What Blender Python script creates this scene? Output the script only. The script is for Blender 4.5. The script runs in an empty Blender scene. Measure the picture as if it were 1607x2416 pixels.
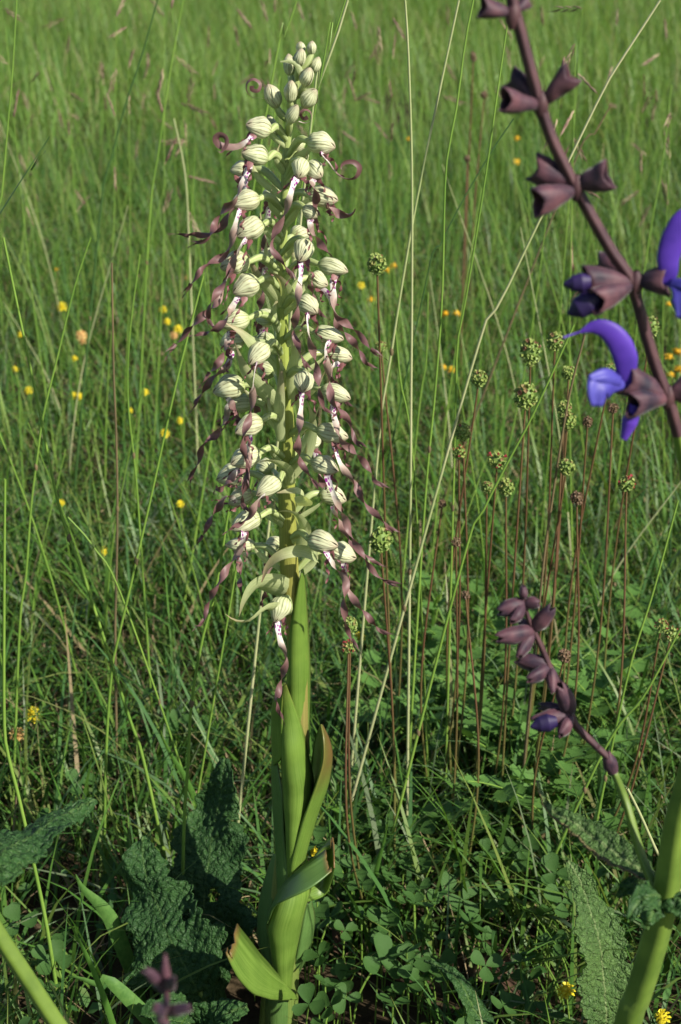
import bpy, math, random
import numpy as np
from mathutils import Vector, noise as mnoise

SEED = 7
rng = np.random.default_rng(SEED)
random.seed(SEED)
sc = bpy.context.scene
col = sc.collection

# ------------------------------------------------------------------ camera
W_, H_ = 1607.0, 2416.0
CAM = np.array([0.0, -0.75, 0.63])
PITCH = math.radians(22.0)
HALF = math.radians(18.0)
FPX = (H_ / 2) / math.tan(HALF)
cam_d = bpy.data.cameras.new('camera')
cam_o = bpy.data.objects.new('camera', cam_d)
col.objects.link(cam_o)
cam_o.location = CAM
cam_o.rotation_euler = (math.pi / 2 - PITCH, 0, 0)
cam_d.sensor_fit = 'VERTICAL'
cam_d.sensor_height = 36.0
cam_d.lens = 18.0 / math.tan(HALF)
cam_d.clip_start = 0.01
cam_d.clip_end = 600
cam_d.dof.use_dof = True
cam_d.dof.focus_distance = 0.79
cam_d.dof.aperture_fstop = 19.0
sc.camera = cam_o

# ------------------------------------------------------------------ light
SUN = Vector((0.66, -0.50, 0.60)).normalized()
w = bpy.data.worlds.new('World')
sc.world = w
w.use_nodes = True
nt = w.node_tree
for n in list(nt.nodes):
    nt.nodes.remove(n)
sky = nt.nodes.new('ShaderNodeTexSky')
sky.sky_type = 'NISHITA'
sky.sun_disc = False
sky.sun_elevation = math.asin(SUN.z)
sky.sun_rotation = math.atan2(SUN.x, SUN.y)
bg = nt.nodes.new('ShaderNodeBackground')
bg.inputs['Strength'].default_value = 0.075
wo = nt.nodes.new('ShaderNodeOutputWorld')
nt.links.new(sky.outputs[0], bg.inputs[0])
nt.links.new(bg.outputs[0], wo.inputs[0])
sun_d = bpy.data.lights.new('sun', 'SUN')
sun_d.energy = 4.6
sun_d.angle = math.radians(0.5)
sun_d.color = (1.0, 0.94, 0.82)
sun_o = bpy.data.objects.new('sun', sun_d)
col.objects.link(sun_o)
sun_o.location = (2, -1.2, 2)
sun_o.rotation_euler = SUN.to_track_quat('Z', 'Y').to_euler()
vs = sc.view_settings
vs.view_transform = 'Standard'
vs.look = 'None'
vs.exposure = 0.97
vs.gamma = 1.0
vs.use_curve_mapping = False

# ------------------------------------------------------------------ pixel -> place
FWD = np.array([0, math.cos(PITCH), -math.sin(PITCH)])
UP = np.array([0, math.sin(PITCH), math.cos(PITCH)])
RT = np.array([1.0, 0, 0])


def ray(px, py):
    return FWD + RT * ((px - W_ / 2) / FPX) + UP * ((H_ / 2 - py) / FPX)


def P(px, py, Y):
    d = ray(px, py)
    return CAM + d * ((Y - CAM[1]) / d[1])


def G(px, py, z=0.0):
    d = ray(px, py)
    return CAM + d * ((z - CAM[2]) / d[2])


def mpp(p):
    return float(np.dot(np.asarray(p) - CAM, FWD)) / FPX


K6 = 600 / 1568.0
CROPS = {1: (380, 60, K6), 2: (380, 560, K6), 3: (380, 1060, K6), 4: (380, 1560, K6), 5: (1007, 0, K6),
         6: (1007, 500, K6), 7: (1007, 1200, K6), 8: (1007, 1750, K6), 9: (0, 1750, 700 / 1568.0), 0: (0, 0, 1.0),
         10: (0, 0, 1607 / 1568.0)}


def px(c, x, y):
    a = CROPS[c]
    return a[0] + x * a[2], a[1] + y * a[2]


def PC(c, x, y, Y):
    return P(*px(c, x, y), Y)


# ------------------------------------------------------------------ mesh helpers
def nrm(v):
    v = np.asarray(v, float)
    return v / (np.linalg.norm(v) + 1e-12)


def spl(pts, n):
    """Catmull-Rom through pts, n samples, even in arc length."""
    p = np.asarray(pts, float)
    if len(p) == 2:
        t = np.linspace(0, 1, n)[:, None]
        return p[0] * (1 - t) + p[1] * t
    q = np.vstack([2 * p[0] - p[1], p, 2 * p[-1] - p[-2]])
    out = []
    for i in range(1, len(q) - 2):
        t = np.linspace(0, 1, 16, endpoint=False)[:, None]
        a, b, c, d = q[i - 1], q[i], q[i + 1], q[i + 2]
        out.append(0.5 * (2 * b + (c - a) * t + (2 * a - 5 * b + 4 * c - d) * t ** 2 + (3 * b - a - 3 * c + d) * t ** 3))
    out = np.vstack(out + [p[-1:]])
    L = np.concatenate([[0], np.cumsum(np.linalg.norm(np.diff(out, axis=0), axis=1))])
    s = np.linspace(0, L[-1], n)
    return np.stack([np.interp(s, L, out[:, k]) for k in range(out.shape[1])], 1)


def frames(c, up=(0, -1, 0)):
    c = np.asarray(c)
    T = np.gradient(c, axis=0)
    T = T / (np.linalg.norm(T, axis=1, keepdims=True) + 1e-12)
    N = []
    v = np.asarray(up, float)
    v = v - T[0] * np.dot(v, T[0])
    if np.linalg.norm(v) < 1e-3:
        v = np.cross(T[0], (1, 0, 0))
    v = nrm(v)
    for t in T:
        v = nrm(v - t * np.dot(v, t))
        N.append(v.copy())
    N = np.array(N)
    B = np.cross(T, N)
    return T, N, B


class MB:
    """collects grids and polygons into one mesh"""

    def __init__(s):
        s.v, s.f, s.uv, s.a, s.n = [], [], [], [], 0

    def grid(s, Pn, uv=None, a=0.0):
        n, m = Pn.shape[:2]
        s.v.append(Pn.reshape(-1, 3))
        if uv is None:
            u, v = np.meshgrid(np.linspace(0, 1, m), np.linspace(0, 1, n))
            uv = np.stack([u, v], -1)
        s.uv.append(uv.reshape(-1, 2))
        s.a.append(np.full(n * m, a) if np.isscalar(a) else np.asarray(a).reshape(-1))
        i, j = np.meshgrid(np.arange(n - 1), np.arange(m - 1), indexing='ij')
        b = (s.n + i * m + j).reshape(-1)
        s.f.extend(np.stack([b, b + 1, b + m + 1, b + m], 1).tolist())
        s.n += n * m
        return s

    def poly(s, V, F, uv=None, a=0.0):
        V = np.asarray(V, float)
        s.v.append(V)
        s.uv.append(np.zeros((len(V), 2)) if uv is None else np.asarray(uv, float))
        s.a.append(np.full(len(V), a) if np.isscalar(a) else np.asarray(a))
        s.f.extend([[k + s.n for k in f] for f in F])
        s.n += len(V)
        return s

    def tube(s, c, r, seg=8, up=(0, 1, 0), flat=1.0, a=0.0):
        c = np.asarray(c, float)
        r = np.broadcast_to(np.asarray(r, float), (len(c),))
        T, N, B = frames(c, up)
        th = np.linspace(0, 2 * math.pi, seg + 1)
        Pn = c[:, None] + r[:, None, None] * (N[:, None] * np.cos(th)[None, :, None] + B[:, None] * np.sin(th)[None, :, None] * flat)
        return s.grid(Pn, a=a)

    def mesh(s, name, smooth=True):
        V = np.vstack(s.v)
        me = bpy.data.meshes.new(name)
        me.from_pydata(V.tolist(), [], s.f)
        uv = np.vstack(s.uv)
        ul = me.uv_layers.new(name='UVMap')
        idx = np.zeros(len(me.loops), dtype=np.int32)
        me.loops.foreach_get('vertex_index', idx)
        ul.data.foreach_set('uv', uv[idx].astype(np.float32).ravel())
        at = me.attributes.new('rnd', 'FLOAT', 'POINT')
        at.data.foreach_set('value', np.concatenate(s.a).astype(np.float32))
        me.polygons.foreach_set('use_smooth', np.full(len(me.polygons), smooth))
        me.update()
        return me


def tag(o, label=None, cat=None, group=None, kind=None):
    if label:
        o['label'] = label
    if cat:
        o['category'] = cat
    if group:
        o['group'] = group
    if kind:
        o['kind'] = kind
    return o


def empty(name, loc):
    o = bpy.data.objects.new(name, None)
    o.empty_display_size = 0.02
    o.location = tuple(loc)
    col.objects.link(o)
    return o


def link(name, me, mat, parent=None, local=False):
    """world-space mesh under a parent (or local when the thing is a prototype at the origin)"""
    o = bpy.data.objects.new(name, me)
    if mat is not None and not me.materials:
        me.materials.append(mat)
    col.objects.link(o)
    if parent is not None:
        o.parent = parent
        if not local and parent.type == 'EMPTY':
            o.location = -parent.location
    return o


def build(name, mb, mat, parent=None, local=False, smooth=True, solid=0):
    o = link(name, mb.mesh(name, smooth), mat, parent, local)
    if solid:
        m = o.modifiers.new('thick', 'SOLIDIFY')
        m.thickness = solid
        m.offset = 0
    return o


def copy_tree(o, parent=None):
    c = o.copy()
    col.objects.link(c)
    c.parent = parent
    for ch in o.children:
        copy_tree(ch, c)
    return c


# ------------------------------------------------------------------ materials
def base_mat(name):
    m = bpy.data.materials.new(name)
    m.use_nodes = True
    t = m.node_tree
    for n in list(t.nodes):
        t.nodes.remove(n)
    return m, t


def N(t, kind, **kw):
    n = t.nodes.new(kind)
    for k, v in kw.items():
        if hasattr(n, k):
            setattr(n, k, v)
        else:
            n.inputs[k.replace('_', ' ')].default_value = v
    return n


def ramp(t, stops, interp='LINEAR'):
    r = t.nodes.new('ShaderNodeValToRGB')
    r.color_ramp.interpolation = interp
    e = r.color_ramp.elements
    while len(e) < len(stops):
        e.new(0.5)
    for k, (p, c) in enumerate(stops):
        e[k].position = p
        e[k].color = (*c, 1) if len(c) == 3 else c
    return r


def mixc(t, fac, a, b, mode='MIX'):
    m = t.nodes.new('ShaderNodeMix')
    m.data_type = 'RGBA'
    m.blend_type = mode
    for sock, val in ((m.inputs[0], fac), (m.inputs[6], a), (m.inputs[7], b)):
        if hasattr(val, 'links'):
            t.links.new(val, sock)
        elif isinstance(val, (int, float)):
            sock.default_value = val
        else:
            sock.default_value = (*val, 1)
    return m.outputs[2]


def math_(t, op, a, b=None, c=None):
    m = t.nodes.new('ShaderNodeMath')
    m.operation = op
    for k, v in enumerate((a, b, c)):
        if v is None:
            continue
        if hasattr(v, 'links'):
            t.links.new(v, m.inputs[k])
        else:
            m.inputs[k].default_value = v
    return m.outputs[0]


def finish(m, t, colr, rough=0.5, trans=0.0, bump=None, bstr=0.3, bdist=0.001, spec=0.35, sheen=0.0, tcol=None):
    p = t.nodes.new('ShaderNodeBsdfPrincipled')
    o = t.nodes.new('ShaderNodeOutputMaterial')
    if hasattr(colr, 'links'):
        t.links.new(colr, p.inputs['Base Color'])
    else:
        p.inputs['Base Color'].default_value = (*colr, 1)
    p.inputs['Roughness'].default_value = rough
    p.inputs['Specular IOR Level'].default_value = spec
    if sheen:
        p.inputs['Sheen Weight'].default_value = sheen
        p.inputs['Sheen Roughness'].default_value = 0.4
    if bump is not None:
        b = t.nodes.new('ShaderNodeBump')
        b.inputs['Strength'].default_value = bstr
        b.inputs['Distance'].default_value = bdist
        t.links.new(bump, b.inputs['Height'])
        t.links.new(b.outputs[0], p.inputs['Normal'])
    if trans > 0:
        tr = t.nodes.new('ShaderNodeBsdfTranslucent')
        tc = mixc(t, 1.0, colr, tcol or (1.15, 1.15, 0.6), 'MULTIPLY')
        t.links.new(tc, tr.inputs[0])
        mx = t.nodes.new('ShaderNodeMixShader')
        mx.inputs[0].default_value = trans
        t.links.new(p.outputs[0], mx.inputs[1])
        t.links.new(tr.outputs[0], mx.inputs[2])
        t.links.new(mx.outputs[0], o.inputs[0])
    else:
        t.links.new(p.outputs[0], o.inputs[0])
    return m


def attr(t, name='rnd'):
    a = t.nodes.new('ShaderNodeAttribute')
    a.attribute_name = name
    return a.outputs['Fac']


def uvxy(t):
    u = t.nodes.new('ShaderNodeUVMap')
    s = t.nodes.new('ShaderNodeSeparateXYZ')
    t.links.new(u.outputs[0], s.inputs[0])
    return u.outputs[0], s.outputs[0], s.outputs[1]


def objnoise(t, scale, detail=3, rough=0.55):
    c = t.nodes.new('ShaderNodeTexCoord')
    n = t.nodes.new('ShaderNodeTexNoise')
    n.inputs['Scale'].default_value = scale
    n.inputs['Detail'].default_value = detail
    n.inputs['Roughness'].default_value = rough
    t.links.new(c.outputs['Object'], n.inputs['Vector'])
    return n.outputs[0]


def uvnoise(t, sx, sy, detail=2):
    u, x, y = uvxy(t)
    mp = t.nodes.new('ShaderNodeMapping')
    mp.inputs['Scale'].default_value = (sx, sy, 1)
    t.links.new(u, mp.inputs[0])
    n = t.nodes.new('ShaderNodeTexNoise')
    n.inputs['Scale'].default_value = 1.0
    n.inputs['Detail'].default_value = detail
    t.links.new(mp.outputs[0], n.inputs['Vector'])
    return n.outputs[0]


MAT = {}


def m_ground():
    m, t = base_mat('soil')
    n = objnoise(t, 35, 6)
    r = ramp(t, [(0.3, (0.018, 0.012, 0.007)), (0.55, (0.05, 0.036, 0.02)), (0.75, (0.11, 0.085, 0.05))])
    t.links.new(n, r.inputs[0])
    n2 = objnoise(t, 1.3, 4)
    # green sward takes over far off, where single blades are no longer told apart
    c = t.nodes.new('ShaderNodeTexCoord')
    s = t.nodes.new('ShaderNodeSeparateXYZ')
    t.links.new(c.outputs['Object'], s.inputs[0])
    f = t.nodes.new('ShaderNodeMapRange')
    f.inputs[1].default_value = 9.0
    f.inputs[2].default_value = 14.0
    t.links.new(s.outputs[1], f.inputs[0])
    r2 = ramp(t, [(0.3, (0.05, 0.11, 0.02)), (0.7, (0.09, 0.17, 0.035))])
    t.links.new(n2, r2.inputs[0])
    side = math_(t, 'SUBTRACT', math_(t, 'ABSOLUTE', s.outputs[0]), math_(t, 'MULTIPLY', math_(t, 'ADD', s.outputs[1], 0.75), 0.40))
    f2 = t.nodes.new('ShaderNodeMapRange')
    f2.inputs[1].default_value = 0.05
    f2.inputs[2].default_value = 0.4
    t.links.new(side, f2.inputs[0])
    cc = mixc(t, math_(t, 'MAXIMUM', f.outputs[0], f2.outputs[0]), r.outputs[0], r2.outputs[0])
    return finish(m, t, cc, 0.95, bump=n, bstr=0.8, bdist=0.01, spec=0.1)


def m_grass(name, stops, trans=0.38, rough=0.42):
    m, t = base_mat(name)
    r = ramp(t, stops)
    t.links.new(attr(t), r.inputs[0])
    u, x, y = uvxy(t)
    # darker, yellower foot, dry tip on each blade
    f = ramp(t, [(0.0, (0.75, 0.8, 0.6)), (0.16, (1, 1, 1)), (0.86, (1, 1, 1)), (1.0, (1.15, 0.95, 0.7))])
    t.links.new(y, f.inputs[0])
    c = mixc(t, 1.0, r.outputs[0], f.outputs[0], 'MULTIPLY')
    return finish(m, t, c, rough, trans, spec=0.22)


GR = [(0.0, (0.26, 0.20, 0.11)), (0.06, (0.19, 0.16, 0.08)), (0.10, (0.14, 0.19, 0.045)), (0.35, (0.085, 0.175, 0.028)),
      (0.62, (0.058, 0.145, 0.024)), (0.82, (0.055, 0.13, 0.04)), (0.9, (0.10, 0.155, 0.075)), (1.0, (0.17, 0.20, 0.11))]
MAT['soil'] = m_ground()
MAT['turf'] = m_grass('turf_blades', GR)
MAT['far'] = m_grass('far_blades', [(0.0, (0.34, 0.22, 0.17)), (0.075, (0.29, 0.22, 0.14)), (0.12, (0.21, 0.285, 0.075)), (0.45, (0.145, 0.27, 0.048)), (0.76, (0.085, 0.185, 0.042)), (0.88, (0.16, 0.24, 0.08)), (1.0, (0.25, 0.30, 0.14))], 0.45)
MAT['straw'] = m_grass('straw', [(0.0, (0.30, 0.23, 0.13)), (0.5, (0.20, 0.15, 0.085)), (1.0, (0.11, 0.075, 0.045))], 0.15, 0.7)


def m_stripe_leaf(name, c1, c2, nx=60, ny=1.5, trans=0.25, rough=0.38, tipc=None, spec=0.4):
    """parallel-veined leaf: fine streaks along its length; optional withered margin by attribute"""
    m, t = base_mat(name)
    n = uvnoise(t, nx, ny, 2)
    r = ramp(t, [(0.35, c1), (0.65, c2)])
    t.links.new(n, r.inputs[0])
    n2 = objnoise(t, 60, 3)
    v = ramp(t, [(0.3, (0.82, 0.85, 0.8)), (0.7, (1.12, 1.1, 1.05))])
    t.links.new(n2, v.inputs[0])
    c = mixc(t, 1.0, r.outputs[0], v.outputs[0], 'MULTIPLY')
    if tipc:
        a = attr(t)
        c = mixc(t, a, c, tipc)
    return finish(m, t, c, rough, trans, bump=n, bstr=0.25, bdist=0.0006, spec=spec)


MAT['orchid_leaf'] = m_stripe_leaf('orchid_leaf', (0.085, 0.16, 0.022), (0.15, 0.24, 0.045), tipc=(0.16, 0.085, 0.03))
MAT['orchid_leaf_blue'] = m_stripe_leaf('orchid_leaf_bluish', (0.06, 0.13, 0.03), (0.105, 0.19, 0.055), tipc=(0.16, 0.085, 0.03))  # darker, bluer green; on the back left leaf it paints bluish shade
MAT['bract'] = m_stripe_leaf('bract', (0.36, 0.42, 0.20), (0.50, 0.53, 0.31), 40, 1.2, 0.42, tipc=(0.36, 0.22, 0.17))
MAT['ovary'] = m_stripe_leaf('ovary', (0.26, 0.34, 0.11), (0.44, 0.49, 0.25), 9, 1.0, 0.2)


def m_stem_orchid():
    m, t = base_mat('orchid_stem')
    u, x, y = uvxy(t)
    n = uvnoise(t, 40, 4, 2)
    r = ramp(t, [(0.0, (0.10, 0.17, 0.035)), (0.36, (0.17, 0.155, 0.045)), (0.48, (0.21, 0.19, 0.05)), (0.6, (0.24, 0.26, 0.055)), (0.78, (0.24, 0.30, 0.065)), (1.0, (0.28, 0.34, 0.14))])
    t.links.new(y, r.inputs[0])
    v = ramp(t, [(0.35, (0.85, 0.82, 0.8)), (0.65, (1.1, 1.1, 1.1))])
    t.links.new(n, v.inputs[0])
    c = mixc(t, 1.0, r.outputs[0], v.outputs[0], 'MULTIPLY')
    return finish(m, t, c, 0.42, 0.08, bump=n, bstr=0.3, bdist=0.0008)


MAT['orchid_stem'] = m_stem_orchid()


def m_hood():
    m, t = base_mat('hood_sepals')
    u, x, y = uvxy(t)
    n = uvnoise(t, 7, 2.0, 2)
    xx = math_(t, 'ADD', x, math_(t, 'MULTIPLY', n, 0.035))
    s = math_(t, 'PINGPONG', math_(t, 'MULTIPLY', xx, 21.0), 0.5)
    line = ramp(t, [(0.05, (1, 1, 1)), (0.27, (0, 0, 0))])
    t.links.new(s, line.inputs[0])
    n3 = uvnoise(t, 12, 5, 3)
    patch = ramp(t, [(0.32, (0.25, 0.25, 0.25)), (0.62, (1, 1, 1))])
    t.links.new(n3, patch.inputs[0])
    lf = mixc(t, 1.0, line.outputs[0], patch.outputs[0], 'MULTIPLY')
    base = ramp(t, [(0.0, (0.31, 0.38, 0.13)), (0.25, (0.44, 0.47, 0.28)), (0.8, (0.47, 0.48, 0.31)), (1.0, (0.36, 0.29, 0.21))])
    t.links.new(y, base.inputs[0])
    oi = t.nodes.new('ShaderNodeObjectInfo')
    vein = mixc(t, oi.outputs['Random'], (0.17, 0.21, 0.07), (0.22, 0.15, 0.11))
    c = mixc(t, math_(t, 'MULTIPLY', lf, 0.85), base.outputs[0], vein)
    return finish(m, t, c, 0.55, 0.12, bump=math_(t, 'SUBTRACT', 1.0, lf), bstr=0.35, bdist=0.0006, spec=0.3, tcol=(1.05, 1.0, 0.8))


MAT['hood'] = m_hood()


def m_lip():
    m, t = base_mat('lip')
    u, x, y = uvxy(t)
    n = uvnoise(t, 3, 14, 3)
    yy = math_(t, 'ADD', y, math_(t, 'MULTIPLY', math_(t, 'SUBTRACT', n, 0.5), 0.06))
    base = ramp(t, [(0.0, (0.50, 0.38, 0.42)), (0.07, (0.62, 0.56, 0.57)), (0.16, (0.58, 0.55, 0.49)), (0.25, (0.27, 0.19, 0.16)),
                    (0.42, (0.15, 0.08, 0.078)), (0.75, (0.115, 0.055, 0.056)), (1.0, (0.085, 0.042, 0.042))])
    t.links.new(yy, base.inputs[0])
    # purple blotches on the white throat
    mp = t.nodes.new('ShaderNodeMapping')
    mp.inputs['Scale'].default_value = (2.2, 30, 1)
    t.links.new(u, mp.inputs[0])
    vo = t.nodes.new('ShaderNodeTexVoronoi')
    vo.inputs['Scale'].default_value = 1.0
    t.links.new(mp.outputs[0], vo.inputs['Vector'])
    d = ramp(t, [(0.42, (1, 1, 1)), (0.50, (0, 0, 0))])
    t.links.new(vo.outputs['Distance'], d.inputs[0])
    zone = ramp(t, [(0.0, (1, 1, 1)), (0.13, (1, 1, 1)), (0.20, (0, 0, 0))])
    t.links.new(y, zone.inputs[0])
    f = mixc(t, 1.0, d.outputs[0], zone.outputs[0], 'MULTIPLY')
    c = mixc(t, f, base.outputs[0], (0.20, 0.02, 0.19))
    v = ramp(t, [(0.3, (0.8, 0.8, 0.8)), (0.7, (1.2, 1.2, 1.2))])
    t.links.new(n, v.inputs[0])
    c = mixc(t, 1.0, c, v.outputs[0], 'MULTIPLY')
    return finish(m, t, c, 0.5, 0.18, spec=0.35, tcol=(1.1, 0.8, 0.7))


MAT['lip'] = m_lip()


def m_plain(name, c1, c2, scale=80, rough=0.6, trans=0.0, sheen=0.0, bstr=0.3, bdist=0.0008, spec=0.3, tcol=None):
    m, t = base_mat(name)
    n = objnoise(t, scale, 3)
    r = ramp(t, [(0.32, c1), (0.68, c2)])
    t.links.new(n, r.inputs[0])
    return finish(m, t, r.outputs[0], rough, trans, bump=n, bstr=bstr, bdist=bdist, spec=spec, sheen=sheen, tcol=tcol)


MAT['side_lobe'] = m_plain('side_lobe', (0.10, 0.035, 0.04), (0.20, 0.085, 0.085), 200, 0.5, 0.15, tcol=(1.1, 0.7, 0.6))
MAT['salvia_stem_p'] = m_plain('sage_stem_purple', (0.030, 0.011, 0.018), (0.068, 0.028, 0.032), 150, 0.6, sheen=0.08)
MAT['salvia_stem_g'] = m_plain('sage_stem_green', (0.06, 0.105, 0.014), (0.115, 0.175, 0.026), 60, 0.5, sheen=0.05)
MAT['calyx'] = m_plain('sage_calyx', (0.014, 0.009, 0.022), (0.10, 0.040, 0.052), 120, 0.6, 0.06, sheen=0.12, tcol=(1.2, 0.6, 0.6))
MAT['corolla'] = m_plain('sage_corolla', (0.045, 0.018, 0.24), (0.10, 0.038, 0.40), 60, 0.5, 0.22, sheen=0.1, tcol=(0.9, 0.6, 1.2))
MAT['corolla_low'] = m_plain('sage_lower_lip', (0.045, 0.035, 0.26), (0.085, 0.08, 0.40), 60, 0.5, 0.22, tcol=(0.8, 0.7, 1.2))
MAT['corolla_bud'] = m_plain('sage_bud', (0.008, 0.005, 0.028), (0.02, 0.009, 0.065), 90, 0.55, 0.04)


def m_rugose(name, c1, c2, vein, cell=3.2, trans=0.18):
    """net-veined puckered sage leaf: pale veins between raised cells, in real (uv = cm) size"""
    m, t = base_mat(name)
    u, x, y = uvxy(t)
    nz = t.nodes.new('ShaderNodeTexNoise')
    nz.inputs['Scale'].default_value = 1.2
    t.links.new(u, nz.inputs['Vector'])
    ad = t.nodes.new('ShaderNodeMixRGB')
    ad.inputs[0].default_value = 0.12
    t.links.new(u, ad.inputs[1])
    t.links.new(nz.outputs['Color'], ad.inputs[2])
    vo = t.nodes.new('ShaderNodeTexVoronoi')
    vo.feature = 'DISTANCE_TO_EDGE'
    vo.inputs['Scale'].default_value = cell
    t.links.new(ad.outputs[0], vo.inputs['Vector'])
    v2 = t.nodes.new('ShaderNodeTexVoronoi')
    v2.feature = 'DISTANCE_TO_EDGE'
    v2.inputs['Scale'].default_value = cell * 2.3
    t.links.new(ad.outputs[0], v2.inputs['Vector'])
    h = math_(t, 'ADD', math_(t, 'MINIMUM', vo.outputs[0], 0.3), math_(t, 'MULTIPLY', math_(t, 'MINIMUM', v2.outputs[0], 0.2), 0.6))
    r = ramp(t, [(0.0, vein), (0.10, c1), (0.38, c2)])
    t.links.new(h, r.inputs[0])
    # midrib
    ax = math_(t, 'ABSOLUTE', x)
    mr = ramp(t, [(0.035, (1, 1, 1)), (0.07, (0, 0, 0))])
    t.links.new(ax, mr.inputs[0])
    c = mixc(t, mr.outputs[0], r.outputs[0], vein)
    n = objnoise(t, 25, 3)
    b = ramp(t, [(0.3, (0.75, 0.8, 0.8)), (0.7, (1.15, 1.1, 1.0))])
    t.links.new(n, b.inputs[0])
    c = mixc(t, 1.0, c, b.outputs[0], 'MULTIPLY')
    a = attr(t)
    c = mixc(t, a, c, (0.17, 0.12, 0.06))
    return finish(m, t, c, 0.55, trans, bump=h, bstr=1.0, bdist=0.0032, spec=0.2)


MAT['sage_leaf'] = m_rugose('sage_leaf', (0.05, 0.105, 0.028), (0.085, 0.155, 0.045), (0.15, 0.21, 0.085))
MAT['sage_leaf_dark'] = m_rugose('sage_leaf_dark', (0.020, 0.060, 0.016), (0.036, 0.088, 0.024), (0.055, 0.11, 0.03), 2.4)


def m_rnd(name, stops, rough=0.55, trans=0.15, spec=0.3, tcol=None):
    m, t = base_mat(name)
    r = ramp(t, stops)
    t.links.new(attr(t), r.inputs[0])
    return finish(m, t, r.outputs[0], rough, trans, spec=spec, tcol=tcol)


MAT['burnet_head'] = m_rnd('burnet_head', [(0, (0.13, 0.21, 0.045)), (0.55, (0.25, 0.30, 0.08)), (0.72, (0.20, 0.13, 0.06)), (1, (0.17, 0.06, 0.05))])
MAT['burnet_red'] = m_rnd('burnet_red_styles', [(0, (0.30, 0.02, 0.035)), (1, (0.42, 0.05, 0.08))])
MAT['burnet_brown'] = m_rnd('burnet_brown', [(0, (0.10, 0.07, 0.035)), (1, (0.22, 0.13, 0.09))])
def m_red_stem():
    m, t = base_mat('burnet_stem')
    u, x, y = uvxy(t)
    r = ramp(t, [(0.0, (0.09, 0.12, 0.025)), (0.35, (0.085, 0.075, 0.022)), (0.7, (0.085, 0.04, 0.02)), (1.0, (0.10, 0.06, 0.025))])
    t.links.new(math_(t, 'ADD', y, math_(t, 'MULTIPLY', math_(t, 'SUBTRACT', objnoise(t, 30, 2), 0.5), 0.5)), r.inputs[0])
    return finish(m, t, r.outputs[0], 0.5)


MAT['red_stem'] = m_red_stem()
MAT['burnet_leaf'] = m_plain('burnet_leaf', (0.06, 0.145, 0.03), (0.10, 0.20, 0.046), 300, 0.5, 0.3, spec=0.15)
MAT['clover_leaf'] = m_plain('clover_leaf', (0.034, 0.088, 0.020), (0.058, 0.125, 0.030), 250, 0.5, 0.28, spec=0.15)
MAT['cover'] = m_rnd('cover_leaf', [(0, (0.03, 0.085, 0.02)), (0.5, (0.055, 0.13, 0.03)), (0.9, (0.085, 0.16, 0.055)), (1, (0.13, 0.19, 0.06))], 0.45, 0.28, 0.15)
MAT['yellow'] = m_rnd('yellow_petals', [(0, (0.58, 0.46, 0.015)), (1, (0.72, 0.64, 0.04))], 0.5, 0.25, tcol=(1, 0.9, 0.4))
MAT['tan_petals'] = m_rnd('withered_petals', [(0, (0.45, 0.24, 0.08)), (1, (0.55, 0.42, 0.16))], 0.6, 0.2)
MAT['orange'] = m_rnd('orange_petals', [(0, (0.66, 0.36, 0.015)), (1, (0.75, 0.54, 0.02))], 0.5, 0.25, tcol=(1, 0.9, 0.4))
MAT['culm'] = m_plain('culm_green', (0.10, 0.19, 0.03), (0.16, 0.26, 0.045), 12, 0.4, 0.1)
MAT['culm_pale'] = m_plain('culm_pale', (0.24, 0.29, 0.12), (0.36, 0.36, 0.2), 12, 0.4, 0.1)
MAT['culm_brown'] = m_plain('culm_brown', (0.07, 0.06, 0.03), (0.14, 0.10, 0.05), 20, 0.6)
MAT['culm_dark'] = m_plain('culm_dark', (0.03, 0.075, 0.02), (0.05, 0.11, 0.028), 20, 0.45, 0.1)
MAT['spikelet'] = m_rnd('spikelet', [(0, (0.13, 0.07, 0.055)), (0.5, (0.24, 0.16, 0.12)), (1, (0.34, 0.27, 0.17))], 0.6, 0.2)
MAT['dead_leaf'] = m_plain('dead_leaf', (0.045, 0.026, 0.015), (0.10, 0.055, 0.032), 90, 0.8, 0.1)
MAT['white_straw'] = m_plain('bleached_straw', (0.40, 0.36, 0.25), (0.58, 0.53, 0.4), 90, 0.6)

# ------------------------------------------------------------------ ground
gx = np.concatenate([np.linspace(-250, -3, 12), np.linspace(-2.8, 2.8, 57), np.linspace(3, 250, 12)])
gy = np.concatenate([np.linspace(-250, -2, 10), np.linspace(-1.8, 4, 59), np.linspace(4.5, 250, 14)])
XX, YY = np.meshgrid(gx, gy)
ZZ = np.zeros_like(XX)
near = (np.abs(XX) < 3) & (YY > -2) & (YY < 4.2)
for i in range(XX.shape[0]):
    for j in range(XX.shape[1]):
        if near[i, j]:
            ZZ[i, j] = -0.006 + 0.010 * (mnoise.noise((XX[i, j] * 3, YY[i, j] * 3, 0)))
ZZ = np.minimum(ZZ, 0.0)
g = build('ground', MB().grid(np.stack([XX, YY, ZZ], -1)), MAT['soil'])
tag(g, 'dark brown soil under the meadow turf', kind='structure')


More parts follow.
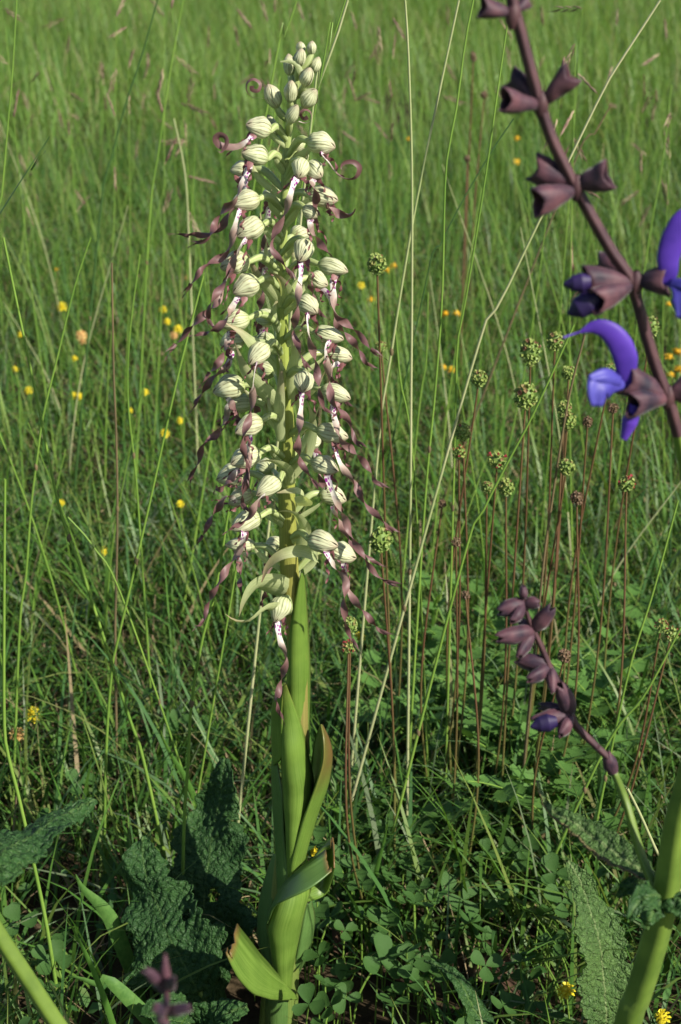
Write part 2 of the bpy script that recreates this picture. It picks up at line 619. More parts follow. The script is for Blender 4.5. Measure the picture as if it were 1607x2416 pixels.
# ------------------------------------------------------------------ grass as stuff
def blade_mesh(name, pos, L, Wd, az, lean, bend, rnd, K, wprof=None, z0=-0.004):
    n = len(pos)
    s = np.linspace(0, 1, K + 1)
    th = lean[:, None] + bend[:, None] * s[None] ** 1.3
    ds = L[:, None] / K
    hs = np.concatenate([np.zeros((n, 1)), np.cumsum(np.sin((th[:, 1:] + th[:, :-1]) / 2) * ds, 1)], 1)
    zs = np.concatenate([np.zeros((n, 1)), np.cumsum(np.cos((th[:, 1:] + th[:, :-1]) / 2) * ds, 1)], 1)
    dx, dy = np.cos(az), np.sin(az)
    C = np.stack([pos[:, 0:1] + hs * dx[:, None], pos[:, 1:2] + hs * dy[:, None], np.maximum(zs, 0.0) + z0], -1)
    tw = rng.uniform(-0.9, 0.9, n)[:, None] + rng.uniform(-0.8, 0.8, n)[:, None] * s[None]
    sx, sy = -dy[:, None], dx[:, None]
    side = np.stack([sx * np.cos(tw), sy * np.cos(tw), np.sin(tw) * 0.6], -1)
    wp = (0.55 + 0.45 * np.minimum(s * 5, 1)) * (1 - s ** 2.2) + 0.03 if wprof is None else wprof(s)
    hw = 0.5 * Wd[:, None] * wp[None]
    V = np.stack([C - side * hw[..., None], C + side * hw[..., None]], 2)
    V = V.reshape(-1, 3)
    i, k = np.meshgrid(np.arange(n), np.arange(K), indexing='ij')
    b = (i * (K + 1) * 2 + k * 2).reshape(-1)
    F = np.stack([b, b + 1, b + 3, b + 2], 1).astype(np.int32)
    me = bpy.data.meshes.new(name)
    me.vertices.add(len(V))
    me.vertices.foreach_set('co', V.astype(np.float32).ravel())
    me.loops.add(F.size)
    me.loops.foreach_set('vertex_index', F.ravel())
    me.polygons.add(len(F))
    me.polygons.foreach_set('loop_start', np.arange(0, F.size, 4, dtype=np.int32))
    me.polygons.foreach_set('loop_total', np.full(len(F), 4, dtype=np.int32))
    me.polygons.foreach_set('use_smooth', np.ones(len(F), dtype=bool))
    uv = np.zeros((n, K + 1, 2, 2), np.float32)
    uv[..., 1] = s[None, :, None]
    uv[:, :, 1, 0] = 1
    ul = me.uv_layers.new(name='UVMap')
    ul.data.foreach_set('uv', uv.reshape(-1, 2)[F.ravel()].ravel())
    a = me.attributes.new('rnd', 'FLOAT', 'POINT')
    a.data.foreach_set('value', np.repeat(rnd, (K + 1) * 2).astype(np.float32))
    me.update(calc_edges=True)
    me.validate()
    return me


def wedge(n, y0, y1, tanh=0.33, pad=0.16, power=1.0):
    """points on the meadow floor in front of the viewer, a good deal wider than the view"""
    D0, D1 = y0 + 0.75, y1 + 0.75
    u = rng.random(n)
    D = np.sqrt(D0 ** 2 + u * (D1 ** 2 - D0 ** 2))
    x = rng.uniform(-1, 1, n) * (D * tanh + pad)
    return np.stack([x, D - 0.75], 1)


def clump(pts, spread, per):
    k = rng.integers(0, len(pts), len(pts) * per)
    return pts[k] + rng.normal(0, spread, (len(k), 2))


def patch(p, scale, off=0.0):
    """slow spatial noise 0..1"""
    x, y = p[:, 0] * scale + off, p[:, 1] * scale + off * 1.7
    v = (np.sin(x * 1.3 + np.sin(y * 0.9) * 1.7) + np.sin(y * 1.7 + np.sin(x * 1.1 + 2) * 1.5) + np.sin((x + y) * 2.3 + 1)) / 3
    return 0.5 + 0.5 * v


OX, OY = P(668, 2300, 0)[0], 0.0   # orchid foot


def keep_clear(p, y_lo=-0.5, y_hi=0.02, r=0.055):
    """nothing grows through the orchid's foot or hides it"""
    infront = (np.abs(p[:, 0] - OX) < 0.075) & (p[:, 1] > -0.45) & (p[:, 1] < 0.03)
    near = (p[:, 0] - OX) ** 2 + (p[:, 1] - OY) ** 2 < r ** 2
    return p[~(infront | near)]


def angl(n):
    return rng.uniform(0, 2 * math.pi, n)


# short turf near by
p = keep_clear(clump(wedge(1700, -0.45, 0.75, 0.36, 0.2), 0.022, 11))
n = len(p)
h = 0.045 + 0.11 * rng.random(n) ** 1.5
h *= np.where(p[:, 1] < 0.02, 0.75, 1.0)
me = blade_mesh('turf', p, h, rng.uniform(0.0014, 0.0036, n), angl(n), rng.uniform(0.05, 0.7, n), rng.uniform(0.2, 1.6, n), np.clip(rng.random(n) * 0.9 + 0.1 * patch(p, 9), 0, 1), 5)
me.materials.append(MAT['turf'])
tag(link('near_turf', me, None), 'short tangled green turf around the foot of the orchid', 'grass', kind='stuff')
# longer flat blades scattered through it
p = keep_clear(clump(wedge(130, 0.03, 0.75, 0.34, 0.1), 0.04, 6), r=0.06)
n = len(p)
me = blade_mesh('long', p, rng.uniform(0.09, 0.20, n), rng.uniform(0.0024, 0.0044, n), angl(n), rng.uniform(0.05, 0.9, n), rng.uniform(0.1, 1.4, n), rng.random(n), 7)
me.materials.append(MAT['turf'])
tag(link('long_blades', me, None), 'longer flat grass blades crossing over the short turf', 'grass', kind='stuff')
# middle turf
p = clump(wedge(2250, 0.72, 3.0, 0.41, 0.2), 0.03, 22)
n = len(p)
h = (0.05 + 0.13 * rng.random(n) ** 1.6) * (0.75 + 0.5 * patch(p, 3))
me = blade_mesh('turf', p, h, rng.uniform(0.0016, 0.0036, n), angl(n), rng.uniform(0.02, 0.8, n), rng.uniform(0.1, 1.6, n), np.clip(rng.random(n) * 0.88 + 0.12 * patch(p, 4), 0, 1), 4)
me.materials.append(MAT['turf'])
tag(link('middle_turf', me, None), 'green turf of the open meadow behind the orchid', 'grass', kind='stuff')
# upright taller blades, mid and far
p = clump(wedge(740, 0.45, 3.0, 0.41, 0.2), 0.035, 6)
n = len(p)
me = blade_mesh('tall', p, rng.uniform(0.12, 0.30, n), rng.uniform(0.0011, 0.0024, n), angl(n), rng.uniform(0.0, 0.35, n), rng.uniform(0.05, 1.0, n), np.clip(0.1 + 0.6 * rng.random(n), 0, 1), 5)
me.materials.append(MAT['far'])
tag(link('upright_grass', me, None), 'thin upright grass blades standing over the turf', 'grass', kind='stuff')
p = clump(wedge(6600, 2.9, 13.5, 0.41, 0.3), 0.06, 24)
n = len(p)
h = (0.10 + 0.20 * rng.random(n)) * (0.7 + 0.6 * patch(p, 1.3))
me = blade_mesh('far', p, h, rng.uniform(0.0025, 0.0055, n), angl(n), rng.uniform(0.0, 0.45, n), rng.uniform(0.05, 1.2, n), np.clip(rng.random(n) * 0.86 + 0.14 * patch(p, 0.9, 3), 0, 1), 3)
me.materials.append(MAT['far'])
tag(link('far_meadow_grass', me, None), 'tall bright green meadow grass in the distance', 'grass', kind='stuff')
# unseen taller grass, added right of the view to throw dappled shade
pp = np.stack([rng.uniform(0.17, 0.62, 150), rng.uniform(-0.62, 0.12, 150)], 1)
pp = pp[pp[:, 0] > 0.14 + (pp[:, 1] + 0.75) * 0.26]
p = clump(pp, 0.02, 8)
p = p[p[:, 0] > 0.11 + (p[:, 1] + 0.75) * 0.26]
n = len(p)
me = blade_mesh('stand', p, rng.uniform(0.12, 0.36, n), rng.uniform(0.002, 0.0045, n), rng.uniform(-0.9, 0.9, n), rng.uniform(0.0, 0.25, n), rng.uniform(0.05, 0.7, n), rng.random(n), 5)
me.materials.append(MAT['turf'])
tag(link('unseen_shade_grass', me, None), 'unseen taller grass added right of the view for dappled shade', 'grass', kind='stuff')
# dry thatch lying at the bottom
p = clump(wedge(1100, -0.45, 2.6, 0.36, 0.2), 0.05, 16)
p = keep_clear(p, r=0.03)
n = len(p)
me = blade_mesh('thatch', p, rng.uniform(0.03, 0.11, n), rng.uniform(0.0006, 0.0018, n), angl(n), rng.uniform(0.7, 1.5, n), rng.uniform(-0.3, 0.6, n), rng.random(n), 3, z0=0.006)
me.materials.append(MAT['straw'])
tag(link('dry_thatch', me, None), 'dry brown thatch lying between the green blades', 'thatch', kind='stuff')

# small rounded leaves of the ground cover, uncountable
def cover_leaves(p, size, zmax):
    n = len(p)
    th = np.linspace(0, 2 * math.pi, 7)[:-1]
    z = rng.uniform(0.008, 1.0, n) * zmax
    nrmv = np.stack([rng.normal(0.1, 0.45, n), rng.normal(-0.15, 0.45, n), np.ones(n)], 1)
    nrmv /= np.linalg.norm(nrmv, axis=1, keepdims=True)
    a = np.cross(nrmv, np.stack([np.cos(angl(n)), np.sin(angl(n)), np.zeros(n)], 1))
    a /= np.linalg.norm(a, axis=1, keepdims=True)
    b = np.cross(nrmv, a)
    c = np.stack([p[:, 0], p[:, 1], z], 1)
    asp = rng.uniform(0.5, 0.85, n)
    V = c[:, None] + size[:, None, None] * (a[:, None] * np.cos(th)[None, :, None] + b[:, None] * (np.sin(th)[None, :, None] * asp[:, None, None]))
    V[:, 0] -= nrmv * size[:, None] * 0.25
    V[:, 3] -= nrmv * size[:, None] * 0.2
    V = np.concatenate([V, c[:, None] - nrmv[:, None] * size[:, None, None] * 0.12], 1)
    mb = MB()
    F = []
    for k in range(n):
        o = k * 7
        F += [[o + 6, o + q, o + (q + 1) % 6] for q in range(6)]
    mb.poly(V.reshape(-1, 3), F, a=np.repeat(rng.random(n), 7))
    return mb


p = keep_clear(clump(wedge(430, -0.3, 2.2, 0.33, 0.15), 0.03, 9), r=0.05)
n = len(p)
tag(build('ground_cover', cover_leaves(p, rng.uniform(0.0025, 0.0055, n), 0.06), MAT['cover']), 'small rounded leaves of low ground cover among the turf', 'ground cover', kind='stuff')

# ================================================================== the orchid
root = empty('lizard_orchid', (OX, 0, 0))
tag(root, 'tall pale lizard orchid with long twisted purple-brown lips on its flower spike', 'orchid')
STEM_PX = [(1, 870, 160), (1, 800, 560), (1, 775, 760), (1, 765, 1050), (1, 750, 1300), (2, 738, 120), (2, 748, 450), (2, 752, 760), (2, 772, 1060),
           (2, 780, 1380), (3, 775, 230), (3, 785, 560), (3, 800, 850), (3, 835, 1150), (3, 845, 1560), (4, 835, 700), (4, 800, 1100), (4, 770, 1500), (4, 745, 1900), (4, 725, 2237)]
stem_c = np.array([PC(c, x, y, 0.0) for c, x, y in STEM_PX])
stem_c = np.vstack([stem_c, stem_c[-1] + (stem_c[-1] - stem_c[-2]) * 0.12])
stem_c = stem_c[::-1]
stem_c[0, 2] = -0.01
stem_pts = spl(stem_c, 90)
szz = stem_pts[:, 2]


def stem_r(z):
    return np.interp(z, [0, 0.1, 0.17, 0.22, 0.28, 0.35, 0.43, 0.50, 0.56], [0.0115, 0.0085, 0.0062, 0.0054, 0.0050, 0.0042, 0.0028, 0.0020, 0.0012])


mb = MB()
T_, N_, B_ = frames(stem_pts, (0, 1, 0))
th = np.linspace(0, 2 * math.pi, 21)
rr = stem_r(szz)[:, None] * (1 + 0.035 * np.cos(th * 7)[None] + 0.02 * np.cos(th * 3 + 1)[None])
mb.grid(stem_pts[:, None] + rr[..., None] * (N_[:, None] * np.cos(th)[None, :, None] + B_[:, None] * np.sin(th)[None, :, None]))
build('stem', mb, MAT['orchid_stem'], root)


def stem_at(z):
    return np.array([np.interp(z, szz, stem_pts[:, 0]), np.interp(z, szz, stem_pts[:, 1]), z])


def basis(alpha, phi):
    """axis direction in the picture plane (deg, 0 = right, 90 = up) swung phi deg to the front"""
    a, f = math.radians(alpha), math.radians(phi)
    ax = np.array([math.cos(a) * math.cos(f), -math.sin(f), math.sin(a) * math.cos(f)])
    up = np.array([0, 0, 1.0]) if abs(ax[2]) < 0.9 else np.array([0, 1.0, 0])
    side = nrm(np.cross(ax, up))
    up = np.cross(side, ax)
    return ax, side, up


def hood_mesh(c, ax, side, up, L, R, seed, bud=False):
    """three overlapping sepals closing over two inner petals"""
    rs = np.random.default_rng(seed)
    mb = MB()
    n, m = 17, 15
    s = np.linspace(0, 1, n)
    k = rs.uniform(0, 50)

    def shell(cen, span, lay, s0, tipw, lift, uvc, uvs):
        ss = s0 + (1 - s0) * s
        prof = np.sin(math.pi * np.clip(ss * 0.985 + 0.012, 0, 1) ** (0.82 if not bud else 0.95)) ** 0.66
        prof[0] = max(prof[0], 0.13)
        u = np.linspace(-1, 1, m)
        wid = np.where(ss < 0.6, 1.0, 1.0 - (1 - tipw) * ((ss - 0.6) / 0.4) ** 2.0)
        tht = cen + span * wid[:, None] * u[None] + 0.22 * np.sin(ss * 3 + k)[:, None]
        edge = np.abs(u) ** 5
        r = prof[:, None] * (lay + lift * edge[None] * np.clip(np.sin(ss * math.pi), 0.0, 1)[:, None] + 0.022 * np.cos(u * 11)[None] + 0.03 * np.exp(-(u / 0.12) ** 2)[None])
        low = np.where(np.cos(tht) < 0, 0.9, 1.0)
        bend = -0.16 * (ss - 0.3) ** 2 * (0 if bud else 1)
        C = c + ax * ((ss - 0.5) * 2 * L * (1 + 0.03 * (lay - 1)))[:, None] + up * (bend * L)[:, None]
        Pn = C[:, None] + R * (up * (r * np.cos(tht) * low)[..., None] + side * (r * np.sin(tht) * 0.95)[..., None])
        for i in range(n):
            for j in range(m):
                Pn[i, j] += (Pn[i, j] - C[i]) * 0.17 * mnoise.noise(Vector(Pn[i, j] * 240 + k))
        uv = np.stack(np.broadcast_arrays(uvc + uvs * u[None], ss[:, None]), -1)
        mb.grid(Pn, uv=uv)
    sg = rs.choice([-1, 1])
    j = rs.uniform(-0.2, 0.2)
    shell(math.pi + j, 1.25, 0.86, 0.0, 0.6, 0.02, 0.85, 0.13)
    shell(sg * 1.75 + j, 1.18, 0.955, 0.0, 0.5, 0.05, 0.50, 0.15)
    shell(-sg * 1.75 + j, 1.18, 0.985, 0.0, 0.5, 0.06, 0.18, 0.15)
    shell(j, 1.05, 1.045, 0.02, 0.42, 0.05, 0.34, 0.14)
    return mb


def ribbon(pts, wfun, turns, mb, phase=0.0, n=44, t_start=0.22, up=(0, -1, 0), cup=0.25, v0=0.0, v1=1.0, a=0.0, curl=True):
    c = spl(pts, n)
    T, Nn, B = frames(c, up)
    t = np.linspace(0, 1, n)
    ang = phase + turns * 2 * math.pi * np.clip((t - t_start) / (1 - t_start), 0, 1) ** 1.1
    Bt = B * np.cos(ang)[:, None] + Nn * np.sin(ang)[:, None]
    Nt = Nn * np.cos(ang)[:, None] - B * np.sin(ang)[:, None]
    u = np.linspace(-1, 1, 5)
    wv = np.array([wfun(x) for x in t])
    Pn = c[:, None] + Bt[:, None] * (u[None, :, None] * wv[:, None, None]) - Nt[:, None] * ((u ** 2)[None, :, None] * wv[:, None, None] * cup)
    uv = np.stack(np.broadcast_arrays(((u + 1) / 2)[None], (v0 + (v1 - v0) * t)[:, None]), -1)
    mb.grid(Pn, uv=uv, a=a)
    return c


flower_id = [0]


def flower(c, x, y, rl, rs_, alpha, phi, lip=None, front=None, back=False, turns=None, drop=105, bract=None, spiral=False, depth=None):
    flower_id[0] += 1
    k = flower_id[0]
    rs = np.random.default_rng(1000 + k)
    fx, fy = px(c, x, y)
    z0 = P(fx, fy, 0)
    sp = stem_at(min(z0[2], 0.555))
    dx = z0[0] - sp[0]
    R0 = 0.034 if z0[2] < 0.45 else 0.034 - (z0[2] - 0.45) * 0.16
    if depth is None:
        yy = math.sqrt(max(R0 ** 2 - dx ** 2, 0.00006))
        yy = yy if back else -yy
    else:
        yy = depth
    cen = P(fx, fy, yy)
    s = mpp(cen) * K6
    ax, sd, up = basis(alpha, phi)
    if back:
        ax = ax * np.array([1, -1, 1])
        sd = nrm(np.cross(ax, up))
    L, R = rl * s * 1.14, rs_ * s * 1.16
    hood = build('flower', hood_mesh(cen, ax, sd, up, L, R, k), MAT['hood'], root)
    # ovary: swollen twisted stalk from the stem to the hood's back
    za = cen[2] - drop * s
    st = stem_at(za)
    out = nrm(np.array([cen[0] - st[0], cen[1] - st[1], 0]))
    r0 = stem_r(za)
    a0 = st + out * r0 * 0.7
    bk = cen - ax * L * 0.93
    mid = (a0 + bk) / 2 + np.array([0, 0, 0.004]) + out * 0.001
    oc = spl([a0, mid, bk, bk + ax * L * 0.25], 16)
    om = MB().tube(oc, 0.0015 * (0.62 + 0.65 * np.sin(np.linspace(0.15, 0.93, 16) * math.pi)), 9, up=(0, 1, 0))
    build('ovary', om, MAT['ovary'], hood)
    # bract from the same place
    if bract is None:
        bl = rs.uniform(0.016, 0.024)
        tip = a0 + out * bl * rs.uniform(0.45, 0.9) + np.array([rs.normal(0, 0.004), rs.normal(0, 0.003), bl * rs.uniform(0.5, 0.95)])
        bp = [st + out * r0 * 0.9 - np.array([0, 0, 0.004]), (a0 + tip) / 2 + out * 0.004 - np.array([0, 0, 0.002]), tip]
        bw = rs.uniform(0.0011, 0.0018)
    else:
        bp = [st + out * r0 * 0.9] + [PC(bc, bx, by, yy + dy) for bc, bx, by, dy in bract[0]]
        bw = bract[1]
    bm = MB()
    ribbon(bp, lambda t: bw * (1 - t ** 2.5) * (0.75 + 0.5 * math.sin(t * 2.6)) + 0.0001, rs.uniform(-0.25, 0.25), bm, n=16, t_start=0.1, cup=0.5, a=np.repeat(np.clip(np.linspace(-1.6, 0.75, 16), 0, 1), 5))
    build('bract', bm, MAT['bract'], root)
    # lip
    mouth = cen + ax * L * 0.25 - up * R * 0.62 + np.array([0, -0.0015, 0])
    if lip is None:
        ll = rs.uniform(0.035, 0.05)
        o2 = nrm(out + np.array([0, -0.1, 0]))
        lp = [mouth, mouth + o2 * 0.006 + np.array([0, 0, -ll * 0.3]), mouth + o2 * 0.016 + np.array([0, 0, -ll * 0.7]), mouth + o2 * 0.03 + np.array([0, 0, -ll])]
    else:
        lp = [mouth]
        yb = mouth[1] - 0.004
        nl = len(lip)
        for i, (lc, lx, ly) in enumerate(lip):
            wob = (0.004 * math.sin(i * 1.7 + k) if not spiral else 0.0)
            lp.append(PC(lc, lx, ly, yb + wob + (0.006 if back else -0.010) * (i / nl) + (0.0035 * i / nl if spiral else 0)))
    lp = np.array(lp)
    length = np.linalg.norm(np.diff(lp, axis=0), axis=1).sum()
    if turns is None:
        turns = (1 if k % 2 else -1) * max(0.6, length / 0.034)
    wl = 1.0 if not spiral else 0.8

    def wfun(t):
        base = 0.00125 + 0.0004 * math.sin(min(t / 0.12, 1) * math.pi)
        band = 0.0023 * math.sin(min(max((t - 0.16) / 0.8, 0), 1) * math.pi) ** 0.7
        return wl * (max(base * (1 - max(t - 0.15, 0) * 1.1), 0.0004) * (1 if t < 0.9 else (1 - t) * 10 * 0.9 + 0.1) + band * 0.55)
    lm = MB()
    tail = lp if spiral else lp
    cc = ribbon(tail, wfun, 0.22 if spiral else turns, lm, n=64 if spiral else 56, t_start=0.2 if not spiral else 0.3, cup=0.22, phase=rs.uniform(-0.3, 0.3))
    if not spiral and length > 0.03:
        # the forked tip: a second short tail
        e = cc[int(len(cc) * 0.86)]
        d = nrm(cc[-1] - e)
        sdv = nrm(np.cross(d, (0, 1, 0)))
        q = [e, e + d * 0.004 + sdv * 0.0012, e + d * 0.010 + sdv * rs.uniform(0.001, 0.004)]
        ribbon(q, lambda t: 0.0009 * (1 - t) + 0.0001, 0.5, lm, n=10, v0=0.9, v1=1.0)
    build('lip', lm, MAT['lip'], hood)
    # crinkled side lobes beside the lip's base
    for sgn in (-1, 1):
        w0 = mouth + sd * sgn * 0.0013
        d = nrm(lp[min(2, len(lp) - 1)] - mouth)
        d2 = nrm(d + sd * sgn * rs.uniform(0.35, 0.8) + np.array([0, 0, -0.2]))
        ln = rs.uniform(0.009, 0.016)
        q = [w0]
        for i in range(1, 6):
            q.append(w0 + d2 * ln * i / 5 + np.array([math.sin(i * 2.3 + k) * 0.0009, math.cos(i * 2.1) * 0.0008, math.cos(i * 1.9 + k) * 0.0008]))
        sm = MB()
        ribbon(q, lambda t: 0.00125 * (1 - 0.75 * t) * (1 + 0.35 * math.sin(t * 22)), 1.3 * sgn, sm, n=26, cup=0.15)
        build('side_lobe', sm, MAT['side_lobe'], hood)
    return hood


# ---- left side of the spike, top to bottom
flower(1, 600, 630, 76, 60, 158, 25, [(1, 545, 700), (1, 480, 742), (1, 415, 748), (1, 362, 738), (1, 338, 700), (1, 362, 676), (1, 398, 692), (1, 402, 735), (1, 370, 782), (1, 345, 770)], spiral=True)
flower(1, 580, 800, 82, 58, 158, 25, [(1, 540, 880), (1, 495, 985), (1, 455, 1070), (1, 390, 1140), (1, 338, 1220), (1, 305, 1290), (1, 250, 1335), (1, 180, 1328)])
flower(1, 490, 890, 58, 45, 180, 5, [(1, 520, 965), (1, 500, 1050), (1, 430, 1160), (1, 370, 1240), (1, 270, 1290), (1, 200, 1290), (1, 150, 1300), (1, 100, 1262)], depth=0.006)
flower(1, 520, 1085, 84, 60, 185, 25, [(1, 478, 1170), (1, 440, 1300), (1, 390, 1410), (1, 300, 1475), (1, 240, 1520), (2, 180, 290), (2, 125, 345)])
flower(1, 548, 1260, 86, 66, 195, 30, [(1, 505, 1345), (2, 470, 110), (2, 400, 250), (2, 330, 370), (2, 298, 450), (2, 292, 540), (2, 320, 580)])
flower(2, 455, 165, 84, 62, 185, 20, [(2, 425, 215), (2, 390, 300), (2, 330, 420), (2, 250, 490), (2, 170, 570), (2, 110, 640), (2, 20, 712)])
flower(2, 522, 305, 82, 64, 195, 30, [(2, 470, 380), (2, 430, 450), (2, 390, 520), (2, 340, 565), (2, 270, 592), (2, 215, 590)])
flower(2, 460, 520, 80, 58, 190, 20, [(2, 425, 590), (2, 395, 690), (2, 350, 780), (2, 300, 830), (2, 262, 868)])
flower(2, 440, 640, 72, 55, 190, 10, [(2, 430, 735), (2, 395, 810), (2, 310, 885), (2, 250, 960), (2, 190, 1040)], depth=0.008)
flower(2, 602, 722, 80, 56, 215, 40, [(2, 585, 800), (2, 572, 890), (2, 562, 1000), (2, 540, 1120), (2, 512, 1250), (2, 512, 1350), (2, 535, 1440), (2, 510, 1568)], bract=([(2, 600, 670, 0.004), (2, 500, 580, 0.0), (2, 385, 520, -0.002)], 0.0036))
flower(2, 418, 930, 90, 66, 188, 10, [(2, 430, 1020), (2, 470, 1080), (2, 480, 1130), (2, 440, 1160)], depth=-0.002)
flower(2, 480, 1030, 78, 55, 185, 15, [(2, 415, 1030), (2, 400, 1110), (2, 335, 1220), (2, 260, 1290), (2, 220, 1400), (2, 150, 1525)], depth=0.008)
flower(2, 540, 1165, 86, 58, 195, 30, [(2, 548, 1240), (2, 530, 1320), (2, 545, 1420), (2, 520, 1530), (3, 500, 330), (3, 530, 400)])
flower(2, 520, 1360, 92, 64, 190, 30, [(2, 480, 1430), (2, 430, 1490), (2, 370, 1550), (3, 340, 240), (3, 320, 290)])
flower(2, 430, 1470, 82, 62, 190, 10, [(2, 480, 1450), (3, 450, 170), (3, 380, 240)], depth=0.006)
flower(3, 662, 235, 84, 54, 200, 35, [(3, 620, 295), (3, 570, 370), (3, 520, 430), (3, 470, 470), (3, 425, 490)])
flower(3, 490, 300, 74, 56, 200, 10, [(3, 420, 290), (3, 370, 340), (3, 305, 430), (3, 265, 520), (3, 212, 572)], depth=0.006)
flower(3, 525, 450, 92, 58, 195, 25, [(3, 510, 525), (3, 490, 610), (3, 440, 700), (3, 375, 785), (3, 325, 870), (3, 285, 970), (3, 255, 1075), (3, 200, 1090)])
flower(3, 490, 590, 84, 42, 172, 10, [(3, 478, 680), (3, 490, 760), (3, 485, 840), (3, 498, 905)], depth=0.004)
flower(3, 735, 985, 78, 58, 235, 40, [(3, 728, 1050), (3, 722, 1110), (3, 742, 1200), (3, 765, 1290), (3, 750, 1400), (3, 715, 1530), (4, 705, 240), (4, 730, 330), (4, 750, 395)], bract=([(3, 660, 985, -0.01), (3, 550, 1062, -0.016), (3, 460, 1062, -0.014), (3, 395, 1015, -0.012)], 0.0036), depth=-0.016)
# ---- right side
flower(1, 990, 730, 82, 62, -8, 20, [(1, 1000, 800), (1, 1040, 845), (1, 1080, 900), (1, 1135, 940), (1, 1195, 935), (1, 1222, 880), (1, 1185, 842), (1, 1125, 850), (1, 1110, 885), (1, 1140, 895)], spiral=True)
flower(1, 862, 884, 62, 52, 250, 55, [(1, 825, 965), (1, 795, 1060), (1, 755, 1160), (1, 712, 1270), (1, 690, 1370), (1, 735, 1450), (1, 800, 1540), (2, 830, 280)])
flower(1, 945, 895, 62, 54, -30, 35, [(1, 935, 975), (1, 962, 1040), (1, 950, 1120), (1, 985, 1180)])
flower(1, 1002, 1060, 86, 56, -4, 20, [(1, 1030, 1125), (1, 1090, 1160), (1, 1160, 1162), (1, 1202, 1130)])
flower(1, 925, 1150, 50, 46, -30, 30, [(1, 920, 1220), (1, 955, 1300), (1, 1005, 1380), (1, 1065, 1435)])
flower(1, 878, 1388, 74, 58, 240, 50, [(2, 870, 140), (2, 862, 260), (2, 842, 370), (2, 830, 480), (2, 820, 570), (2, 845, 670), (2, 880, 770), (2, 915, 835)])
flower(1, 1062, 1492, 88, 48, -8, 20, [(2, 1060, 270), (2, 1065, 370), (2, 1080, 470), (2, 1150, 540), (2, 1230, 610), (2, 1300, 700), (2, 1360, 748)])
flower(2, 972, 270, 60, 48, -15, 25, [(2, 1025, 350), (2, 1055, 420), (2, 1090, 540), (2, 1165, 620), (2, 1225, 700), (2, 1260, 770), (2, 1320, 825)], depth=0.004)
flower(2, 912, 425, 76, 54, -20, 50, [(2, 905, 505), (2, 920, 620), (2, 940, 720), (2, 960, 830), (2, 980, 950), (2, 1005, 1060), (2, 1060, 1115)])
flower(2, 1035, 605, 88, 50, -6, 20, [(2, 1020, 670), (2, 1025, 780), (2, 1035, 900), (2, 1060, 1010), (2, 1130, 1090), (2, 1170, 1180), (2, 1205, 1265), (2, 1280, 1322)])
flower(2, 1098, 726, 76, 50, -8, 15, [(2, 1060, 800), (2, 1068, 890), (2, 1100, 960), (2, 1150, 1040)], depth=0.006)
flower(2, 880, 893, 64, 56, 255, 55, [(2, 872, 960), (2, 866, 1060), (2, 850, 1180), (2, 840, 1280), (2, 860, 1380), (2, 920, 1480), (2, 980, 1568)])
flower(2, 1078, 965, 88, 50, -10, 20, [(2, 1060, 1050), (2, 1080, 1150), (2, 1115, 1250), (2, 1210, 1340), (2, 1285, 1430), (2, 1325, 1510), (2, 1405, 1568)])
flower(2, 1058, 1210, 92, 56, -4, 20, [(2, 1070, 1280), (2, 1105, 1385), (2, 1165, 1490), (3, 1200, 230), (3, 1262, 330), (3, 1340, 420), (3, 1410, 490), (3, 1472, 537)])
flower(2, 1012, 1412, 86, 54, -4, 30, [(3, 1030, 180), (3, 1070, 290), (3, 1120, 400), (3, 1190, 560), (3, 1260, 690), (3, 1330, 770), (3, 1420, 830), (3, 1500, 862)])
flower(3, 1062, 290, 78, 54, -8, 20, [(3, 1060, 360), (3, 1105, 450), (3, 1155, 560), (3, 1215, 610), (3, 1300, 680), (3, 1362, 737)], depth=0.002)
flower(3, 1000, 575, 94, 62, 4, 30, [(3, 1025, 650), (3, 1080, 740), (3, 1140, 820), (3, 1130, 950), (3, 1140, 1080), (3, 1180, 1180), (3, 1210, 1265)])
flower(3, 1112, 645, 86, 64, -6, 15, [(3, 1130, 720), (3, 1158, 850), (3, 1210, 960), (3, 1290, 1050), (3, 1340, 1110), (3, 1415, 1162)], depth=0.002)
# ---- flowers on the shaded far side of the stem
for c, x, y in ((1, 680, 1050), (1, 655, 1430), (2, 640, 500), (2, 640, 640), (3, 700, 590), (2, 640, 1420), (2, 650, 820), (1, 860, 1290), (2, 930, 1260)):
    flower(c, x, y, 62, 48, 180 if x < 760 else 0, 40, back=True)
